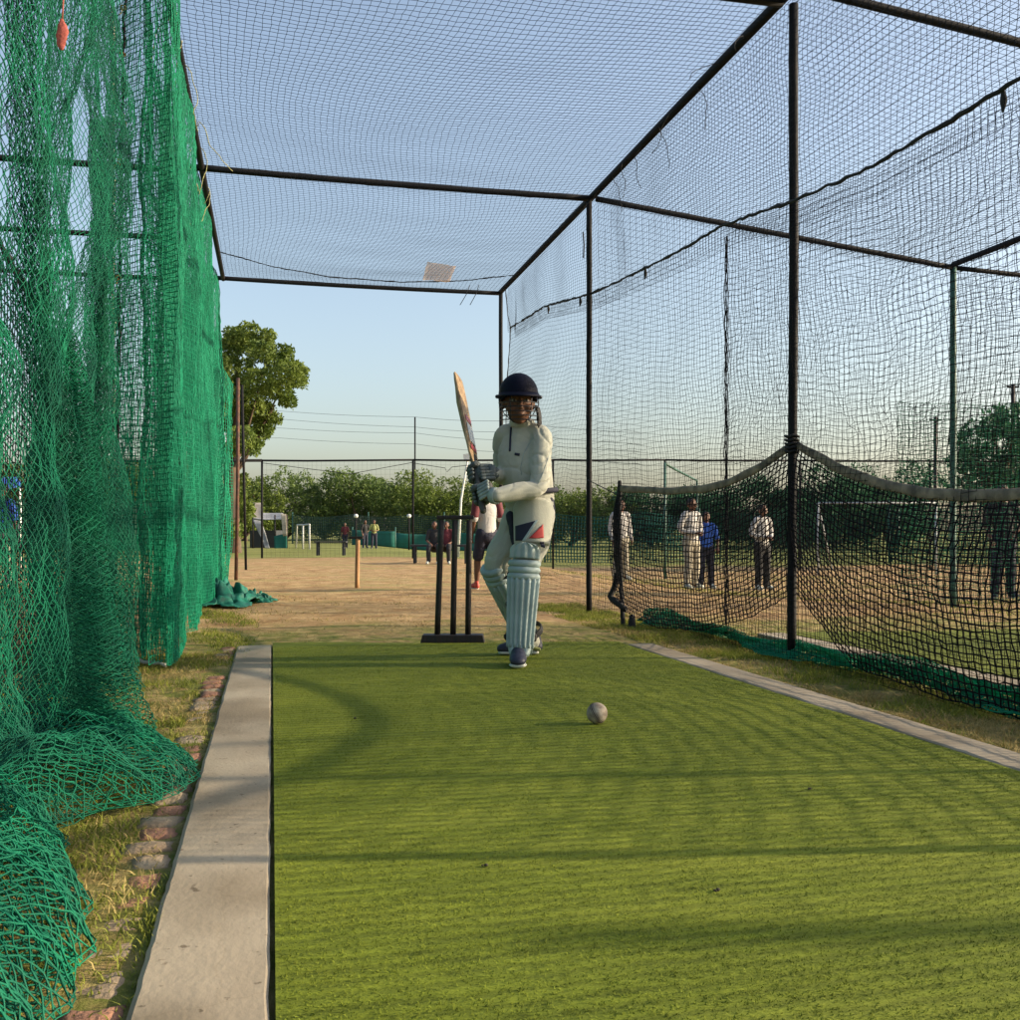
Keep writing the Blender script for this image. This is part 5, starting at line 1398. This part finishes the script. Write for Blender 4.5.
# second goal far right, seen through the nets
g2e = empty('goal_frame', G(850, 22), 'pale goal frame seen through the net on the right', 'goal')
M['palegrey'] = mat('dull_white_paint', (.30,.32,.34), .7)
zt_ = P(830, 503, 22).z
pa, pbb = G(818, 22), G(936, 22)
for p in (pa, pbb):
    mb = MB(); mb.tube([p, Vector((p.x, p.y, zt_))], .025, 8); mb.build('post', M['palegrey'], g2e)
mb = MB(); mb.tube([Vector((pa.x,pa.y,zt_)), Vector((pbb.x,pbb.y,zt_))], .022, 8); mb.build('crossbar', M['palegrey'], g2e)
mb = MB(); mb.tube([Vector((pa.x,pa.y,zt_)), G(832, 23.5)+az*.05], .02, 6); mb.build('back_stay', M['palegrey'], g2e)

# tilted pole with white box, light poles, utility poles, wires
t1_ = empty('lamp_pole', G(458, 30), 'thin pale leaning pole with a white box on top, above the stumps', 'lamp pole')
mb = MB(); mb.tube([G(458, 30)-az*.05, P(461,500,30), P(466,470,30), P(467.5,461,30)], [.04,.035,.03,.03], 8); mb.build('pole', M['white'], t1_)
mb = MB(); mb.obox(P(468.5,457,30), (ax+az*.2), ay, (az-ax*.2), .30, .16, .20); mb.build('lamp_box', M['white'], t1_, False)
mb = MB(); mb.tube([P(469,453,30), P(471,444,30)], .012, 6); mb.build('rod', M['white'], t1_)
for u, lab in ((356, 'short dark pole with a small white lamp above the wooden stump'), (409, 'short dark pole with a small white lamp near the fence post')):
    e = empty('lamp_pole', G(u, 40), lab, 'lamp pole')
    mb = MB(); mb.tube([G(u,40), P(u, 518, 40)], .03, 6); mb.build('pole', M['pipe'], e)
    mb = MB(); mb.ball(P(u, 516, 40), (.09,.08,.08)); mb.build('lamp', M['white'], e)
def upole(u, vt, D, r, label):
    e = empty('utility_pole', G(u, D), label, 'utility pole')
    mb = MB(); mb.tube([G(u,D)-az*.2, P(u, vt, D)], [r, r*.8], 10); mb.build('pole', M['wood_dark'], e)
    mb = MB(); t_ = P(u, vt+3, D); mb.obox(t_, ax, ay, az, r*5, r, r*.8); mb.build('crossarm', M['wood_dark'], e, False)
    return e
upole(935.5, 417, 34, .075, 'dark utility pole between the last net post and the big tree')
upole(1013, 384, 36, .08, 'dark utility pole at the right edge above the big tree')
up = empty('utility_pole', G(415, 120), 'very distant thin pole carrying the overhead wires', 'utility pole')
mb = MB(); mb.tube([G(415,120), P(415,417,120)], .09, 6); mb.build('pole', M['pipe'], up)
M['wire'] = mat('grey_wire', (.12,.13,.14), .7)
wlab = ['topmost', 'second highest', 'third highest', 'lowest']
for i, (v0, v1, v2) in enumerate(((411,417,421),(419,427,432),(428,433,440),(438,444,452))):
    pts = [P(150, v0-4, 135), P(280, v0, 130), P(415, v1, 120), P(500, v2, 112), P(640, v2+12, 100)]
    q = []
    for a, b in zip(pts[:-1], pts[1:]):
        for t in np.linspace(0, 1, 8)[:-1]: q.append(a.lerp(b, t)-az*.5*math.sin(PI*t)*.3)
    q.append(pts[-1]); mb = MB(); mb.tube(q, .022, 5)
    tag(mb.build('overhead_wire', M['wire']), wlab[i]+' of the four thin overhead wires crossing the sky', 'wire', 'overhead wires')
# blue canopy at far left
bc_ = empty('canopy', G(5, 18), 'blue canopy sheet at the far left behind the nets', 'canopy')
M['bluesheet'] = mat('blue_tarpaulin', (.02,.12,.45), .7, c2=(.02,.08,.3), scale=2)
sheetq([P(-40,492,17), P(22,487,18), P(18,477,20), P(-40,478,20)], 'bluesheet', 'roof', bc_, amp=.08)
for u in (-35, 20):
    mb = MB(); mb.tube([G(u,18), P(u,488,18)], .025, 6); mb.build('post', M['white'], bc_)

# ------------------------------------------------------------------ trees
M['bark'] = mat('brown_bark', (.11,.075,.05), .95, c2=(.05,.035,.025), scale=9, stretch=(1,1,.3), bump=.8, bscale=14)
def leafmat(name, a, b):
    return mat(name, a, .65, c2=b, scale=1.3, transl=.35, spec=.3, detail=3, lo=.3, hi=.7)
M['leafA'] = leafmat('olive_leaves', (.16,.21,.035), (.06,.105,.018))
M['leafB'] = leafmat('green_leaves', (.14,.20,.045), (.06,.105,.025))
M['leafC'] = leafmat('dark_leaves', (.05,.15,.07), (.02,.08,.04))
def leaf_cloud(clumps, n_per, ls, seed, cen):
    """leaves spread through ellipsoidal clumps; denser near each clump's shell"""
    rs = np.random.default_rng(seed); Vs = []; 
    for (c, r) in clumps:
        n = int(n_per*r[0]*r[1])
        d = rs.normal(0, 1, (n, 3)); d /= np.linalg.norm(d, axis=1, keepdims=True)
        rad = rs.uniform(.35, 1.0, n)**.45 * (1+.18*np.sin(d[:,0]*5+seed)+.15*np.sin(d[:,2]*7+d[:,1]*4))
        p = np.array(c)+d*rad[:,None]*np.array(r)
        a = rs.normal(0, 1, (n, 3)) + np.array([0,0,.2]); a /= np.linalg.norm(a, axis=1, keepdims=True)
        b = np.cross(a, rs.normal(0, 1, (n, 3))); b /= np.linalg.norm(b, axis=1, keepdims=True)
        s = ls*rs.uniform(.6, 1.4, n)[:, None]
        dr = np.array([0,0,-.25])
        V = np.stack([p-a*s, p+b*s*.45, p+a*s+dr*s, p-b*s*.45], 1)
        Vs.append(V.reshape(-1, 3))
    V = np.concatenate(Vs); Q = np.arange(len(V)).reshape(-1, 4)
    return V, Q
def tree_at(loc, hgt, crown_r, trunk_h, lm, seed, ls, n_per, label, group=None, clumps=None, nclump=16, trunk_r=.16):
    rs = random.Random(seed); e = empty('tree', loc, label, 'tree', group)
    if clumps is None:
        clumps = []
        for i in range(nclump):
            a = rs.uniform(0, 2*PI); rr = crown_r*rs.uniform(.15, .78)**.8; zz = trunk_h+(hgt-trunk_h)*rs.uniform(.12, .86)
            k = 1-.45*abs((zz-trunk_h)/(hgt-trunk_h)-.45)
            s = crown_r*rs.uniform(.24, .42)
            clumps.append(((loc.x+math.cos(a)*rr*k, loc.y+math.sin(a)*rr*k, loc.z+zz), (s, s, s*.72)))
    mb = MB(); base = Vector((loc.x, loc.y, loc.z))
    top = base+Vector((rs.uniform(-.2,.2), 0, trunk_h))
    mb.limb([base-az*.15, base.lerp(top,.5)+Vector((rs.uniform(-.08,.08),0,0)), top], [trunk_r*1.3, trunk_r, trunk_r*.8], n=10)
    for c, r in clumps[:11]:
        c = Vector(c); m_ = top.lerp(c, .5)+Vector((rs.uniform(-.2,.2), rs.uniform(-.2,.2), -.15*r[0])); mb.limb([top-az*.1, m_, c], [trunk_r*.55, trunk_r*.32, trunk_r*.1], n=7, sub=3)
    mb.build('trunk', M['bark'], e)
    V, Q = leaf_cloud(clumps, n_per, ls, seed, loc)
    obj('crown', mesh_np('crown', V, Q), M[lm], e)
    return e
# big tree at left; clumps laid out after the outline in the photograph, with real depth
DT = 30.0
tl = G(232, DT)
cl_px = [(228,350,14),(246,343,14),(262,352,13),(277,362,13),(291,372,13),(300,380,9),(240,372,17),(262,380,17),(281,392,13),(246,402,17),(263,412,14),(232,420,15),
         (252,428,11),(258,441,6),(228,395,18),(210,370,20),(205,400,20),(195,380,20),(185,410,20),(236,332,9),(250,329,8),(268,336,8),(240,342,12),(262,346,11),(285,352,8),(303,372,5),(289,402,8),(274,418,7),(222,500,10),(234,495,12),(246,510,10),(228,530,12),(240,480,9),(243,436,12),(262,432,8),(250,448,8),(236,450,9),(300,366,6),(268,430,6)]
clumps = []
rsx = random.Random(9)
for (u, v, r) in cl_px:
    for rep in range(2):
        d = rsx.uniform(-2.4, 2.4)*(1 if r > 9 else .5); c = P(u+rsx.uniform(-2,2), v+rsx.uniform(-2,2), DT+d); s = r/F*DT*1.05
        clumps.append((tuple(c), (s*1.05, s*1.1, s*.8)))
bt_tree = empty('tree', tl, 'large sunlit tree with olive crown rising behind the green net', 'tree')
mb = MB(); tp = P(232, 470, DT)
mb.limb([tl-az*.2, P(231,515,DT), tp], [.30,.24,.20], n=12)
for tgt in (P(255,440,DT), P(275,405,DT), P(225,400,DT), P(245,380,DT+.8), P(262,375,DT-.8), P(210,400,DT), P(238,350,DT), P(285,380,DT+.4)):
    mdp = tp.lerp(tgt, .5)+Vector((0,0,-.25)); mb.limb([tp-az*.15, mdp, tgt], [.07,.04,.015], n=8, sub=4)
mb.build('trunk', M['bark'], bt_tree)
V, Q = leaf_cloud(clumps, 2600, .062, 5, tl)
obj('crown', mesh_np('crown', V, Q), M['leafA'], bt_tree)
# line of trees
line = [(-60,60,5.0,4.6,'leafB'),(20,62,5.2,4.5,'leafA'),(95,60,4.6,4.5,'leafB'),(165,60,4.5,4.2,'leafB'),(245,62,3.6,2.8,'leafA'),(283,66,4.4,3.6,'leafB'),(325,70,3.2,2.6,'leafA'),
        (366,66,4.3,3.2,'leafB'),(396,72,4.9,3.3,'leafB'),(436,66,4.2,3.6,'leafA'),(474,75,3.5,2.8,'leafB'),(520,66,3.6,3.2,'leafB'),(570,62,3.3,3.2,'leafA'),
        (618,60,3.2,2.6,'leafB'),(652,58,3.6,2.4,'leafC'),(710,58,3.2,3.4,'leafC'),(770,56,4.1,3.4,'leafC'),(835,56,4.2,3.6,'leafC'),(892,58,4.4,3.2,'leafC'),(1060,50,6.0,4.4,'leafC')]
ordn = ['first','second','third','fourth','fifth','sixth','seventh','eighth','ninth','tenth','eleventh','twelfth','thirteenth','fourteenth','fifteenth','sixteenth','seventeenth','eighteenth','nineteenth','twentieth']
for i, (u, D, h_, cr, lm) in enumerate(line):
    p = G(u, D); p.z = min(p.z, 0)
    tree_at(p, h_+.2+.35*math.sin(i*2.9+1), cr, .25, lm, 40+i, .10, 480, '%s tree from the left in the low tree line across the field' % ordn[i], 'trees across the field', nclump=20)
# big tree on the right
pr_ = G(1000, 26)
cl2 = []
for (u, v, r) in ((975,440,20),(995,425,18),(1015,425,20),(960,462,14),(985,465,22),(1012,465,22),(1035,440,22),(955,440,7),(1000,412,8),(1020,408,9),(1045,470,24),(965,490,16),(1000,495,20)):
    for rep in range(2):
        c = P(u, v, 26+rsx.uniform(-1.8, 1.8)); s = r/F*26; cl2.append((tuple(c), (s, s, s*.85)))
tree_at(pr_, 3.4, 2.2, 1.2, 'leafC', 77, .08, 900, 'big dense dark tree at the right edge behind the green net', None, clumps=cl2)
